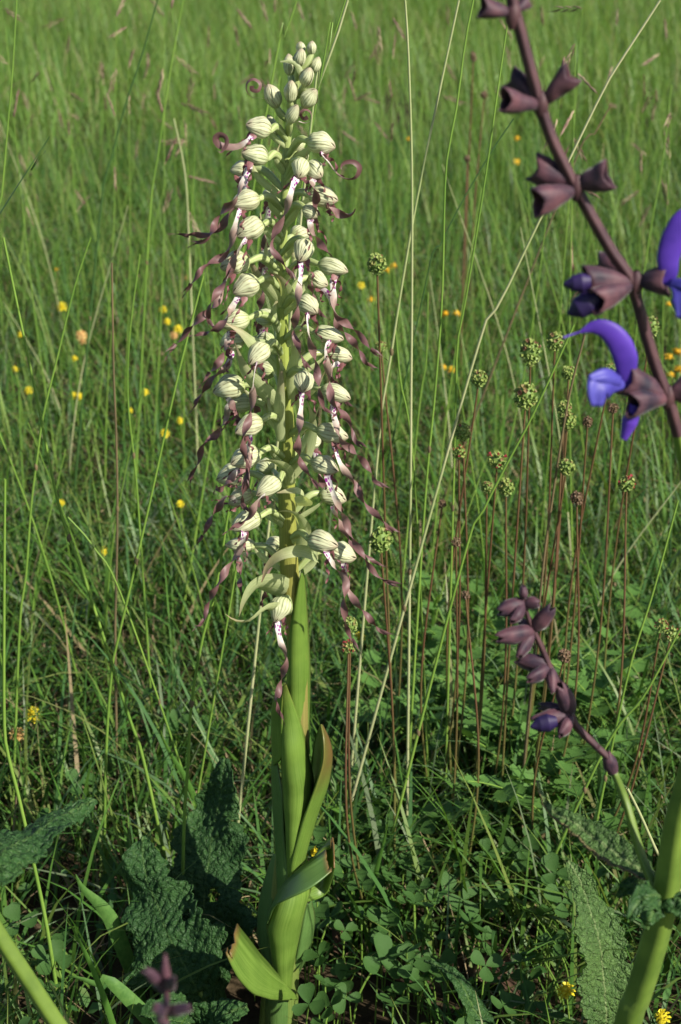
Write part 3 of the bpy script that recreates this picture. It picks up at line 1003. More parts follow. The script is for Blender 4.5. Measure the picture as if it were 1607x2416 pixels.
# two loose broad bracts low on the spike
for pts, w0, al in (([(3, 780, 880, -0.004), (3, 690, 850, -0.012), (3, 600, 850, -0.016), (3, 530, 930, -0.018), (3, 480, 1035, -0.018)], 0.0075, 0.0),
                    ([(3, 880, 620, -0.006), (3, 960, 665, -0.014), (3, 860, 628, -0.022), (3, 740, 650, -0.024), (3, 660, 720, -0.022), (3, 620, 820, -0.02)], 0.0030, 0.3),
                    ([(3, 830, 330, -0.008), (3, 895, 315, -0.013), (3, 850, 270, -0.018), (3, 780, 262, -0.02), (3, 715, 270, -0.02)], 0.0034, 0.0),
                    ([(3, 860, 620, -0.008), (3, 880, 500, -0.012), (3, 830, 410, -0.016), (3, 760, 385, -0.017), (3, 695, 390, -0.016)], 0.0034, 0.0),
                    ([(2, 800, 1530, -0.008), (2, 760, 1430, -0.014), (2, 680, 1385, -0.017), (2, 600, 1385, -0.017)], 0.0036, 0.0),
                    ([(2, 740, 1260, -0.008), (2, 725, 1100, -0.011), (2, 735, 900, -0.012), (2, 742, 750, -0.011)], 0.0028, 0.3),
                    ([(2, 810, 1000, -0.008), (2, 800, 850, -0.010), (2, 820, 720, -0.011), (2, 800, 560, -0.009)], 0.0026, 0.1),
                    ([(2, 800, 1480, -0.006), (2, 880, 1350, -0.008), (2, 930, 1150, -0.010), (2, 900, 1010, -0.012)], 0.0036, 0.0),
                    ([(2, 740, 1060, -0.004), (2, 640, 960, -0.008), (2, 530, 850, -0.012), (2, 480, 740, -0.012), (2, 455, 650, -0.01)], 0.0042, 0.1),
                    ([(2, 780, 420, -0.006), (2, 770, 330, -0.012), (2, 720, 250, -0.015), (2, 650, 210, -0.015)], 0.0032, 0.4),
                    ([(2, 740, 430, -0.004), (2, 690, 360, -0.010), (2, 590, 240, -0.014), (2, 520, 80, -0.014)], 0.0030, 0.5)):
    bp = [PC(*q) for q in pts]
    bm = MB()
    ribbon(bp, lambda t: w0 * (1 - t ** 2.2) * (0.7 + 0.5 * math.sin(t * 2.6)) + 0.0002, 0.12, bm, n=26, t_start=0.05, cup=0.4,
           a=np.repeat(np.clip(np.linspace(-1.2 + al, 0.6 + al, 26), 0, 1), 5))
    build('bract', bm, MAT['bract'], root)
# ---- buds at the tip
for k, (x, y, rl, r2, al, ph, dep) in enumerate([(928, 140, 46, 32, 85, 10, 0.0), (862, 140, 42, 34, 95, 10, 0.004), (858, 200, 62, 40, 80, 15, -0.006), (793, 245, 70, 42, 95, 0, 0.003),
                                                 (952, 245, 56, 38, 65, 5, 0.002), (900, 318, 68, 46, 72, 20, -0.009), (800, 408, 76, 46, 85, 20, -0.010), (918, 450, 76, 54, 55, 20, -0.007),
                                                 (688, 438, 82, 56, 110, 10, -0.004), (815, 548, 72, 42, 65, 20, -0.012), (690, 620, 76, 34, 115, 0, 0.004), (840, 740, 48, 42, 200, 25, 0.002), (875, 800, 50, 40, 60, 20, -0.002)]):
    c0 = PC(1, x, y, dep)
    s = mpp(c0) * K6
    ax, sd, up = basis(al, ph)
    b = build('bud', hood_mesh(c0, ax, sd, up, rl * s, r2 * s, 300 + k, True), MAT['hood'], root)
    bk = c0 - ax * rl * s * 0.9
    za = min(bk[2] - 0.007, 0.552)
    st = stem_at(za)
    oc = spl([st, (st + bk) / 2 + np.array([(bk[0] - st[0]) * 0.15, 0, 0]), bk, bk + ax * 0.002], 12)
    build('ovary', MB().tube(oc, 0.0016 * (0.6 + 0.5 * np.sin(np.linspace(0, 1, 12) * math.pi)), 8), MAT['ovary'], b)
# curled young lips poking out of the upper buds
for pts in ([(650, 455), (610, 448), (562, 442), (528, 405), (530, 355), (570, 330), (612, 360), (600, 402), (562, 398), (560, 372)],
            [(850, 590), (890, 600), (925, 580), (920, 535), (885, 520), (860, 545), (880, 575), (905, 565)]):
    lm = MB()
    ribbon([PC(1, x, y, -0.006 - 0.0007 * i) for i, (x, y) in enumerate(pts)], lambda t: 0.0006 + 0.0004 * t, 0.0, lm, n=60, cup=0.1, phase=1.38, v0=0.18, v1=0.7)
    build('curled_lip', lm, MAT['lip'], root)
lm = MB()
ribbon([PC(1, x, y, -0.008) for x, y in [(862, 290), (835, 245), (790, 222), (735, 224)]], lambda t: 0.0012 * (1 - t) + 0.0003, 0.0, lm, n=20, cup=0.3)
build('bract', lm, MAT['bract'], root)


# ---- sheathing leaves, lofted between their two edges, bulging round the stem
def sheath(rows, mat, a_rows=None, n=34, m=13, solid=0.0009, ragged=0.0):
    """rows: (crop, left x,y, right x,y, depth left, depth right, bulge)"""
    Lp = spl([PC(4, r[0], r[1], r[4]) for r in rows], n)
    Rp = spl([PC(4, r[2], r[3], r[5]) for r in rows], n)
    tt = np.linspace(0, 1, len(rows))
    bl = np.interp(np.linspace(0, 1, n), tt, [r[6] for r in rows])
    u = np.linspace(0, 1, m)
    Pn = Lp[:, None] * (1 - u)[None, :, None] + Rp[:, None] * u[None, :, None]
    bulge = np.sqrt(np.clip(1 - (2 * u - 1) ** 2, 0, 1))
    Pn[..., 1] -= bl[:, None] * bulge[None]
    for i in range(n):
        for j in range(m):
            Pn[i, j, 1] += 0.0012 * mnoise.noise(Vector(Pn[i, j] * 70))
    a = np.zeros((n, m))
    if a_rows is not None:
        a = np.clip(np.array([[a_rows(i / (n - 1), j / (m - 1)) for j in range(m)] for i in range(n)]), 0, 1)
    if ragged:
        d = Pn[-1] - Pn[-3]
        for j in range(m):
            Pn[-1, j] += d[j] * ragged * mnoise.noise((j * 1.1, 3.1, 0))
    return build('leaf', MB().grid(Pn, a=a), mat, root, solid=solid)


OL, OB = MAT['orchid_leaf'], MAT['orchid_leaf_blue']
edge = lambda lo: (lambda v, u: max(0, (v - lo) / (1 - lo)) * 0.9)
margin = lambda v, u: max(0, 1 - min(u, 1 - u) * 14) * 0.5 * max(0, v - 0.3)
# long sheath round the upper stem, right behind
sheath([(770, 760, 905, 700, 0.0, 0.004, 0.011), (775, 450, 912, 420, 0.0, 0.006, 0.010), (780, 100, 918, 60, -0.001, 0.006, 0.010), (3.0 + 790, -190, 905, -220, -0.002, 0.004, 0.009), (840, -440, 888, -450, -0.006, 0.0, 0.005), (868, -560, 876, -570, -0.008, -0.006, 0.0)], OL, margin)
# front sheath with pointed tip
sheath([(775, 1320, 860, 1300, -0.012, -0.006, 0.006), (768, 1050, 880, 1000, -0.008, -0.004, 0.010), (752, 800, 938, 760, -0.006, -0.002, 0.012), (742, 560, 910, 600, -0.006, -0.003, 0.011), (745, 330, 868, 400, -0.007, -0.005, 0.008), (752, 160, 790, 200, -0.012, -0.010, 0.002), (766, 130, 770, 135, -0.014, -0.014, 0.0)], OL, lambda v, u: margin(v, u) + max(0, v - 0.86) * 2)
sheath([(690, 640, 760, 560, 0.006, -0.008, 0.004), (682, 420, 752, 400, 0.006, -0.009, 0.003), (690, 260, 748, 300, 0.004, -0.01, 0.002), (735, 130, 755, 160, -0.004, -0.012, 0.0)], OL, margin)
# right leaf with the withered brown tip
sheath([(790, 1340, 890, 1300, -0.012, -0.006, 0.008), (800, 1210, 895, 1180, -0.014, -0.002, 0.008), (880, 960, 970, 930, -0.016, 0.002, 0.006), (955, 760, 1030, 760, -0.018, 0.006, 0.004), (1000, 620, 1055, 590, -0.018, 0.008, 0.003), (1002, 480, 1036, 480, -0.014, 0.006, 0.002), (985, 392, 995, 396, -0.008, 0.0, 0.0)], OL,
       lambda v, u: max(0, min(1, (v - 0.55) * 5)) * (0.55 + 0.45 * u) * 0.95)
sheath([(880, 1000, 960, 760, 0.004, -0.016, -0.004), (920, 760, 990, 680, 0.010, -0.017, -0.006), (930, 620, 1002, 560, 0.012, -0.015, -0.006), (955, 480, 1000, 460, 0.010, -0.010, -0.004), (982, 394, 990, 396, 0.0, -0.006, 0.0)], OL, None)
# left narrow leaf, darker bluish green
sheath([(722, 1480, 820, 1420, -0.010, -0.014, 0.006), (712, 1250, 790, 1250, -0.004, -0.012, 0.005), (698, 1000, 760, 1040, 0.0, -0.009, 0.004), (686, 800, 752, 820, 0.004, -0.006, 0.003), (684, 640, 720, 640, 0.006, 0.0, 0.002), (690, 608, 718, 606, 0.008, 0.002, 0.0)], OB, margin)
# lower main sheath
sheath([(735, 2080, 805, 2030, -0.012, -0.006, 0.004), (690, 1870, 820, 1860, -0.010, -0.004, 0.011), (664, 1700, 855, 1680, -0.012, -0.004, 0.014), (655, 1600, 895, 1500, -0.012, -0.004, 0.015), (700, 1470, 925, 1390, -0.012, -0.003, 0.014), (740, 1380, 915, 1320, -0.010, -0.002, 0.011)], OL, margin)
# leaf bent to the right, its end bitten off: outer tube side and inner side
sheath([(652, 1625, 660, 1560, -0.016, -0.014, 0.002), (700, 1500, 740, 1400, -0.028, -0.020, 0.004), (800, 1440, 845, 1290, -0.034, -0.020, 0.006), (930, 1370, 930, 1225, -0.034, -0.016, 0.008), (1055, 1270, 1015, 1165, -0.026, -0.008, 0.009)], OB, edge(0.95), ragged=0.8)
sheath([(830, 1500, 850, 1300, -0.012, -0.012, -0.002), (905, 1480, 900, 1270, -0.006, -0.008, -0.008), (1010, 1440, 960, 1210, 0.0, -0.004, -0.012), (1050, 1350, 1010, 1170, -0.006, -0.002, -0.014), (1068, 1272, 1050, 1158, -0.024, -0.004, -0.018)], OL, edge(0.96), ragged=0.5)
# leaf at the left behind, its bluish shade put into the colour
sheath([(655, 1870, 700, 1860, -0.004, -0.006, 0.003), (604, 1740, 690, 1760, 0.004, -0.006, 0.005), (598, 1560, 680, 1560, 0.008, -0.004, 0.005), (625, 1400, 715, 1400, 0.010, -0.002, 0.004), (665, 1270, 715, 1280, 0.012, 0.002, 0.003), (695, 1190, 712, 1190, 0.014, 0.008, 0.0)], OB, margin)
# leaf at the lower left, end bitten off
sheath([(842, 2088, 830, 2060, -0.014, -0.012, 0.0), (770, 2085, 785, 2010, -0.024, -0.014, 0.004), (660, 2050, 720, 1930, -0.036, -0.020, 0.010), (555, 1990, 645, 1845, -0.046, -0.026, 0.014), (470, 1890, 560, 1740, -0.052, -0.030, 0.016), (402, 1755, 470, 1620, -0.054, -0.032, 0.016)], OL, edge(0.94), ragged=1.6)
# right leaf low behind
sheath([(800, 2010, 815, 1990, -0.004, 0.004, 0.001), (815, 1920, 870, 1880, -0.004, 0.008, 0.004), (835, 1780, 925, 1740, -0.004, 0.010, 0.006), (870, 1600, 947, 1590, -0.002, 0.010, 0.006), (900, 1480, 925, 1470, 0.0, 0.008, 0.003)], OB, margin)
sheath([(640, 2330, 800, 2330, 0.0, 0.0, 0.013), (640, 2230, 800, 2230, 0.0, 0.0, 0.013), (640, 2080, 805, 2060, -0.001, -0.001, 0.012), (665, 1900, 800, 1900, 0.0, 0.0, 0.010)], OB, None)

# ================================================================== meadow sage
def calyx_mesh(b, tip, wid, seed, up=(0, 0, 1), closed=False):
    """ribbed two-lipped funnel from its stalk end b to the mouth"""
    rs = np.random.default_rng(seed)
    b, tip = np.asarray(b), np.asarray(tip)
    L = np.linalg.norm(tip - b)
    ax = (tip - b) / L
    sd = np.cross(ax, up)
    if np.linalg.norm(sd) < 0.2:
        sd = np.cross(ax, (0, 1, 0))
    sd = nrm(sd)
    u2 = np.cross(sd, ax)
    n, m = 12, 29
    s = np.linspace(0, 1, n)
    th = np.linspace(0, 2 * math.pi, m)
    lipl = 0.84 + 0.16 * np.abs(np.cos(th)) ** 1.2 * np.where(np.cos(th) > 0, 1.0, 0.92 + 0.1 * np.cos(4 * th))
    r = wid * (0.14 + 0.95 * np.sin(s * 1.9) ** 0.9 * 0.8)
    spread = np.clip(s - 0.55, 0, 1)[:, None] * np.cos(th)[None] * wid * (0.30 if not closed else -0.15)
    if closed:
        r = wid * 0.80 * (0.10 + np.sin(np.clip(s * 0.80 + 0.06, 0, 1) ** 0.8 * math.pi) ** 0.8)
    rib = 1 + (0.07 if not closed else 0.11) * np.cos(th * 13)[None]
    C = b + ax[None, None] * (s[:, None] * lipl[None] * L)[..., None]
    Pn = C + u2 * (r[:, None] * np.cos(th)[None] * rib + spread)[..., None] + sd * (r[:, None] * np.sin(th)[None] * 0.72 * rib)[..., None]
    for i in range(n):
        for j in range(m - 1):
            Pn[i, j] += 0.0006 * np.array(mnoise.noise_vector(Vector(Pn[i, j] * 220 + seed)))
    Pn[:, -1] = Pn[:, 0]
    return MB().grid(Pn)


def flat_tube(pts, rad, flat, n=26, seg=18, up=(0, -1, 0)):
    c = spl(pts, n)
    r = np.interp(np.linspace(0, 1, n), np.linspace(0, 1, len(rad)), rad)
    return MB().tube(c, r, seg, up=up, flat=1.0 / flat if flat > 1 else 1.0) if flat > 1 else MB().tube(c, r, seg, up=up, flat=1 / flat)


def upper_lip(pts, half, n=28, thick=0.4):
    """laterally pressed sickle hood: half = half width in its own plane"""
    c = spl(pts, n)
    T, Nn, B = frames(c, (0, -1, 0))
    r = np.interp(np.linspace(0, 1, n), np.linspace(0, 1, len(half)), half)
    th = np.linspace(0, 2 * math.pi, 21)
    Pn = c[:, None] + r[:, None, None] * (B[:, None] * np.cos(th)[None, :, None] + Nn[:, None] * (np.sin(th) * thick)[None, :, None])
    return MB().grid(Pn)


def sage_leaf(spine, half, nvec, name, mat, parent, n=70, m=31, teeth=22, tooth=0.12, lobes=None, fold=0.18, wrinkle=0.0012, seed=0, margin_brown=0.0, waves=0.0, holes=()):
    c = spl(spine, n)
    T = np.gradient(c, axis=0)
    T /= np.linalg.norm(T, axis=1, keepdims=True)
    nv = np.asarray(nvec, float)
    side = np.cross(T, nv)
    side /= np.linalg.norm(side, axis=1, keepdims=True)
    nn = np.cross(side, T)
    s = np.linspace(0, 1, n)
    Ls = np.concatenate([[0], np.cumsum(np.linalg.norm(np.diff(c, axis=0), axis=1))])
    hw = np.interp(s, np.linspace(0, 1, len(half)), half)
    # smooth the profile a little
    k = np.ones(5) / 5
    hw = np.convolve(np.pad(hw, 2, mode='edge'), k, 'valid')
    u = np.linspace(-1, 1, m)
    tl = 1 + tooth * (np.abs(np.sin(s * teeth * math.pi)) - 0.5) + tooth * 0.5 * np.sin(s * teeth * 2.3 + seed)
    tr = 1 + tooth * (np.abs(np.sin(s * teeth * math.pi + 0.9)) - 0.5) + tooth * 0.5 * np.sin(s * teeth * 2.1 + seed + 2)
    if lobes:
        tl = tl * (1 + lobes * np.sin(s * 19 + seed))
        tr = tr * (1 + lobes * np.sin(s * 17 + seed + 1.5))
    wu = np.where(u[None] < 0, tl[:, None], tr[:, None]) * hw[:, None] * u[None]
    Pn = c[:, None] + side[:, None] * wu[..., None] + nn[:, None] * (np.abs(u)[None] * hw[:, None] * fold)[..., None]
    uv = np.stack([wu * 100, np.broadcast_to(Ls[:, None] * 100, wu.shape)], -1)
    rs = seed * 3.7
    for i in range(n):
        for j in range(m):
            q = Vector((wu[i, j] * 190 + rs, Ls[i] * 190, rs))
            d = mnoise.voronoi(q)[0]
            h = min(d[1] - d[0], 0.5) * wrinkle * 1.8
            vein = abs(math.sin((Ls[i] - abs(wu[i, j]) * 0.7) * 520)) ** 0.4 * wrinkle * 1.1
            big = mnoise.noise(Vector((wu[i, j] * 45 + rs, Ls[i] * 45, 0))) * (wrinkle * 2.2 + waves * abs(u[j]))
            Pn[i, j] += nn[i] * (h + vein + big)
    a = np.zeros((n, m))
    if margin_brown:
        a = np.clip((np.where(u < 0, -u, 0)[None] - 0.72) * 5, 0, 1) * margin_brown * np.ones((n, 1))
    mb = MB().grid(Pn, uv=uv, a=a)
    if holes:
        F = []
        for f in mb.f:
            ij = [(q // m, q % m) for q in f]
            if any((ij[0][0] / n - hs) ** 2 / sa ** 2 + (u[ij[0][1]] - hu) ** 2 / ua ** 2 < 1 for hs, hu, sa, ua in holes):
                continue
            F.append(f)
        mb.f = F
    return build(name, mb, mat, parent, solid=0.0006)


# ---- the flowering sage standing nearer, right
YS = -0.27
top_pts = [(5, 500, -260), (5, 525, 0), (5, 560, 130), (5, 610, 320), (5, 700, 650), (5, 780, 880), (5, 920, 1160), (6, 1130, 230), (6, 1250, 400), (6, 1290, 520),
           (6, 1350, 750), (6, 1420, 980), (6, 1480, 1130), (6, 1530, 1300), (6, 1575, 1480), (0, 1640, 1250), (0, 1655, 1500), (0, 1640, 1750), (8, 1545, 480), (8, 1490, 850), (8, 1440, 1100), (8, 1370, 1350), (8, 1290, 1600), (8, 1235, 1760)]
sp_ = np.array([PC(c, x, y, YS) for c, x, y in top_pts])
dn = sp_[-1] - sp_[-2]
foot = sp_[-1] + dn * ((-0.01 - sp_[-1][2]) / dn[2]) * np.array([0.75, 1, 1])
foot[2] = -0.01
sp_ = np.vstack([sp_, (sp_[-1] + foot) / 2 + np.array([0.004, 0, 0]), foot])[::-1]
sage = empty('meadow_sage', (foot[0], foot[1], 0))
tag(sage, 'meadow sage in bloom with violet-blue flowers and purple stem leaning over the grass', 'wildflower')
sc_ = spl(sp_, 150)
zz = sc_[:, 2]
# square-ish stem, green below and purple above
rr = np.interp(zz, [0, 0.2, 0.3, 0.40, 0.47, 0.6, 0.7], [0.0052, 0.0050, 0.0046, 0.0022, 0.0018, 0.0016, 0.0012])


def square_stem(c, r, seg=20):
    T, Nn, B = frames(c, (0, 1, 0.0))
    th = np.linspace(0, 2 * math.pi, seg + 1)
    q = 1 + 0.10 * np.cos(4 * th)
    return MB().grid(c[:, None] + (r[:, None] * q[None])[..., None] * (Nn[:, None] * np.cos(th)[None, :, None] + B[:, None] * np.sin(th)[None, :, None]))


zt = PC(6, 1560, 1400, YS)[2]
i0 = int(np.argmin(np.abs(zz - zt)))
build('lower_stem', square_stem(sc_[:i0 + 1], rr[:i0 + 1]), MAT['salvia_stem_g'], sage)['label'] = 'thick green lower stem'
build('upper_stem', square_stem(sc_[i0:], rr[i0:]), MAT['salvia_stem_p'], sage)['label'] = 'slim purple upper stem'
seed_i = [0]


def calyx(c, bx, by, tx, ty, wid, Y, dyt, parent, mat='calyx', name='calyx', c2=None, closed=False):
    seed_i[0] += 1
    b = PC(c, bx, by, Y)
    t = PC(c2 or c, tx, ty, Y + dyt)
    return build(name, calyx_mesh(b, t, wid * mpp(b) * K6, seed_i[0], closed=closed), MAT[mat], parent, solid=0.0003)


for a in [(5, 525, 90, 320, 40, 62, YS, -0.004), (5, 530, 70, 630, 0, 40, YS, 0.004), (5, 700, 640, 500, 470, 78, YS, 0.006), (5, 705, 650, 455, 615, 70, YS, -0.008), (5, 715, 640, 905, 440, 70, YS, -0.003),
          (5, 925, 1150, 640, 1020, 92, YS, 0.004), (5, 925, 1165, 655, 1250, 88, YS, -0.008), (5, 930, 1150, 1140, 1070, 90, YS, -0.004),
          (6, 1290, 430, 1050, 290, 60, YS, 0.012), (6, 1285, 440, 950, 430, 100, YS, -0.004), (6, 1280, 450, 1020, 560, 80, YS, -0.010), (6, 1295, 430, 1500, 420, 92, YS, -0.004),
          (6, 1490, 1140, 1200, 1020, 92, YS, -0.004), (6, 1490, 1150, 1240, 1190, 75, YS, -0.010), (6, 1490, 1140, 1640, 1080, 90, YS, 0.0)]:
    cx_ = calyx(*a, sage)
# stalk joints
for c, x, y in ((5, 530, 95), (5, 705, 645), (5, 925, 1158), (6, 1290, 440), (6, 1488, 1145)):
    q = PC(c, x, y, YS)
    mbn = MB()
    mbn.tube(np.array([q + np.array([0, 0, -0.004]), q + np.array([0, 0, -0.002]), q, q + np.array([0, 0, 0.002]), q + np.array([0, 0, 0.004])]), [0.001, 0.0021, 0.0024, 0.0021, 0.001], 12)
    build('node', mbn, MAT['salvia_stem_p'], sage)


def mk_corolla(pu, half, lobes, cc_):
    pts = [PC(c, x, y, YS - 0.004) for c, x, y in pu]
    s = mpp(pts[0]) * K6
    co = build('corolla', upper_lip(pts, [h * s for h in half]), MAT['corolla'], sage)
    for spine, hw in lobes:
        q = [PC(cc_, x, y, YS + dy) for x, y, dy in spine]
        cl = spl(q, 16)
        T, Nn, B = frames(cl, (0.2, -0.8, 0.5))
        t = np.linspace(0, 1, 16)
        w0 = np.interp(t, np.linspace(0, 1, len(hw)), hw) * s
        u = np.linspace(-1, 1, 11)
        Pn = cl[:, None] + B[:, None] * (u[None] * w0[:, None])[..., None] - Nn[:, None] * ((u ** 2)[None] * w0[:, None] * 0.35 + 0.12 * w0[:, None] * np.sin(u * 5)[None] * t[:, None])[..., None]
        build('lower_lip', MB().grid(Pn), MAT['corolla_low'], co, solid=0.0004)
    return co


c1 = mk_corolla([(6, 1290, 1090), (6, 1235, 1010), (6, 1225, 900), (6, 1175, 790), (6, 1100, 722), (6, 1020, 712), (6, 950, 740)], [34, 58, 74, 76, 66, 48, 10],
                [([(1230, 1050, -0.004), (1140, 1040, -0.008), (1080, 1090, -0.012), (1060, 1200, -0.013)], [36, 80, 105, 50]), ([(1200, 1040, -0.006), (1110, 1010, -0.010), (1005, 1030, -0.012)], [30, 50, 24])], 6)
st_ = MB().tube(spl([PC(6, 960, 735, YS - 0.004), PC(6, 900, 755, YS - 0.004), PC(6, 840, 775, YS - 0.005)], 10), 0.00035, 6)
build('style', st_, MAT['corolla'], c1)
c2 = mk_corolla([(6, 1400, 420), (6, 1485, 400), (6, 1490, 280), (6, 1530, 150), (6, 1600, 40), (6, 1690, 10), (6, 1760, 60)], [30, 58, 72, 80, 76, 54, 12],
                [([(1480, 420, -0.004), (1550, 450, -0.008), (1590, 540, -0.012), (1570, 660, -0.013)], [30, 52, 80, 30]), ([(1500, 430, -0.006), (1600, 440, -0.010), (1690, 480, -0.012)], [26, 40, 16])], 6)
for pts, hw in (([(6, 1290, 1190), (6, 1260, 1270), (6, 1215, 1400)], [40, 52, 22]), ([(6, 1060, 520), (6, 960, 580), (6, 890, 620), (6, 870, 632)], [46, 76, 70, 12]), ([(6, 1010, 430), (6, 920, 440), (6, 860, 445), (6, 845, 445)], [40, 62, 50, 10])):
    q = [PC(c, x, y, YS - 0.006) for c, x, y in pts]
    s = mpp(q[0]) * K6
    build('flower_bud', upper_lip(q, [h * s for h in hw], thick=0.8), MAT['corolla_bud'] if len(pts) > 3 else MAT['corolla'], sage)
# side branch with spent purple calyces
br = [(8, 1425, 930), (8, 1380, 840), (8, 1310, 660), (8, 1230, 380), (8, 1160, 200), (8, 1125, 110), (8, 1030, 15), (7, 1060, 1480), (7, 930, 1350), (7, 890, 1270), (7, 840, 1120), (7, 760, 980), (7, 705, 850), (7, 655, 745), (7, 615, 640), (7, 592, 520)]
bd = [0, 0.004, 0.012, 0.02] + [0.03] * 12
bp = spl([PC(c, x, y, YS + d) for (c, x, y), d in zip(br, bd)], 90)
ib = int(np.argmin(np.abs(bp[:, 2] - PC(8, 1150, 180, YS + 0.03)[2])))
rb = np.interp(np.arange(90), [0, ib, 60, 89], [0.0017, 0.0013, 0.0013, 0.0007])
build('side_branch', square_stem(bp[:ib + 1], rb[:ib + 1]), MAT['salvia_stem_g'], sage)['label'] = 'thin green branch bending away from the main stem'
build('branch_tip', square_stem(bp[ib:], rb[ib:]), MAT['salvia_stem_p'], sage)['label'] = 'dark purple hairy branch tip'
YB = YS + 0.03
for a in [(7, 600, 590, 430, 640, 58, YB, -0.004), (7, 600, 585, 705, 585, 40, YB, -0.002), (7, 592, 545, 590, 480, 44, YB, 0.0), (7, 600, 600, 520, 700, 52, YB, -0.007), (7, 655, 760, 425, 800, 62, YB, -0.006), (7, 660, 745, 775, 600, 52, YB, -0.002),
          (7, 650, 770, 565, 915, 48, YB, -0.006), (7, 650, 750, 560, 690, 40, YB, 0.006), (7, 755, 970, 540, 925, 58, YB, 0.002), (7, 755, 985, 615, 1060, 48, YB, -0.006), (7, 765, 990, 775, 1140, 54, YB, -0.006), (7, 890, 1265, 815, 1075, 56, YB, -0.003),
          (7, 880, 1275, 640, 1320, 66, YB, -0.004), (7, 880, 1265, 685, 1215, 46, YB, 0.006), (7, 885, 1285, 815, 1400, 56, YB, -0.007), (8, 1150, 200, 1110, 60, 44, YB, 0.0)]:
    calyx(*a, sage, closed=True)
q = [PC(7, 800, 1310, YB - 0.004), PC(7, 700, 1330, YB - 0.005), PC(7, 650, 1345, YB - 0.006), PC(7, 640, 1348, YB - 0.006)]
build('flower_bud', upper_lip(q, [0.002, 0.0036, 0.003, 0.0005], thick=0.8), MAT['corolla_bud'], sage)
# leaves at the stem node and the ragged pair of bracts below it
s8 = mpp(PC(8, 1400, 900, YS)) * K6
sage_leaf([PC(8, 1440, 930, YS + 0.002), PC(8, 1330, 830, YS + 0.012), PC(8, 1200, 725, YS + 0.022), PC(8, 1040, 610, YS + 0.032), PC(8, 880, 500, YS + 0.04), PC(8, 740, 410, YS + 0.046), PC(8, 660, 240, YS + 0.05)],
          np.array([14, 80, 105, 92, 62, 26, 8]) * s8, (0.25, -0.75, 0.6), 'leaf', MAT['sage_leaf'], sage, teeth=26, tooth=0.14, seed=2, margin_brown=0.9, fold=0.3)['label'] = 'long wrinkled leaf with a browned edge'
for k, (pts, hw) in enumerate([([(1450, 960, 0.0), (1370, 960, -0.008), (1290, 1000, -0.012), (1240, 1070, -0.013)], [20, 90, 80, 10]), ([(1450, 970, 0.0), (1400, 1030, -0.01), (1360, 1110, -0.013), (1350, 1150, -0.012)], [20, 70, 60, 8]),
                               ([(1460, 960, 0.0), (1540, 980, -0.006), (1640, 1040, -0.008), (1700, 1100, -0.008)], [20, 100, 80, 10]), ([(1440, 960, 0.004), (1340, 900, 0.012), (1250, 900, 0.016), (1190, 940, 0.018)], [20, 70, 60, 8])]):
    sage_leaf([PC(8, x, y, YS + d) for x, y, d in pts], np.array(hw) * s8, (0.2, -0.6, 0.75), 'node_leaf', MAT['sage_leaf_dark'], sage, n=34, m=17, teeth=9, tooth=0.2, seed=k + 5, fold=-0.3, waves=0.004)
# big basal leaf standing up at the right, in the sun
YL = -0.06
lp = [PC(8, 1095, 1900, YL), PC(8, 1092, 1600, YL), PC(8, 1062, 1280, YL + 0.012), PC(8, 1000, 1050, YL + 0.022), PC(8, 935, 860, YL + 0.03), PC(8, 868, 735, YL + 0.036)]
base = np.array([lp[0][0] + 0.012, lp[0][1] - 0.02, -0.004])
sL = mpp(lp[2]) * K6
bl = empty('sage_leaf', base)
tag(bl, 'upright grey-green wrinkled sage leaf in the sun beside the thick green stem', 'leaf')
sage_leaf(lp, np.array([90, 150, 165, 150, 178, 175, 150, 165, 120, 84, 64, 12]) * sL, (0.35, -0.75, 0.55), 'blade', MAT['sage_leaf'], bl, n=100, m=41, teeth=20, tooth=0.16, lobes=0.07, seed=1, fold=0.12, waves=0.006, wrinkle=0.0011)
build('leaf_stalk', MB().tube(spl([base, (base + lp[0]) / 2 + np.array([0.004, 0, 0]), lp[0], lp[1]], 20), np.linspace(0.003, 0.0016, 20), 10), MAT['salvia_stem_g'], bl)
# arching leaf at the bottom edge
ql = [PC(8, 420, 1900, -0.05), PC(8, 300, 1680, -0.05), PC(8, 215, 1530, -0.045), PC(8, 110, 1420, -0.035), PC(8, -20, 1355, -0.03)]
base = np.array([ql[0][0] + 0.008, ql[0][1], -0.004])
al = empty('sage_leaf', base)
tag(al, 'narrow dark green toothed leaf arching up at the edge of the bare soil', 'leaf')
sage_leaf(ql, np.array([60, 72, 74, 56, 32, 5]) * mpp(ql[1]) * K6, (0.4, -0.5, 0.75), 'blade', MAT['sage_leaf_dark'], al, n=60, m=19, teeth=18, tooth=0.14, seed=9, fold=0.2)
build('leaf_stalk', MB().tube(spl([base, ql[0] * 0.5 + base * 0.5, ql[0], ql[1]], 12), 0.0016, 8), MAT['salvia_stem_g'], al)

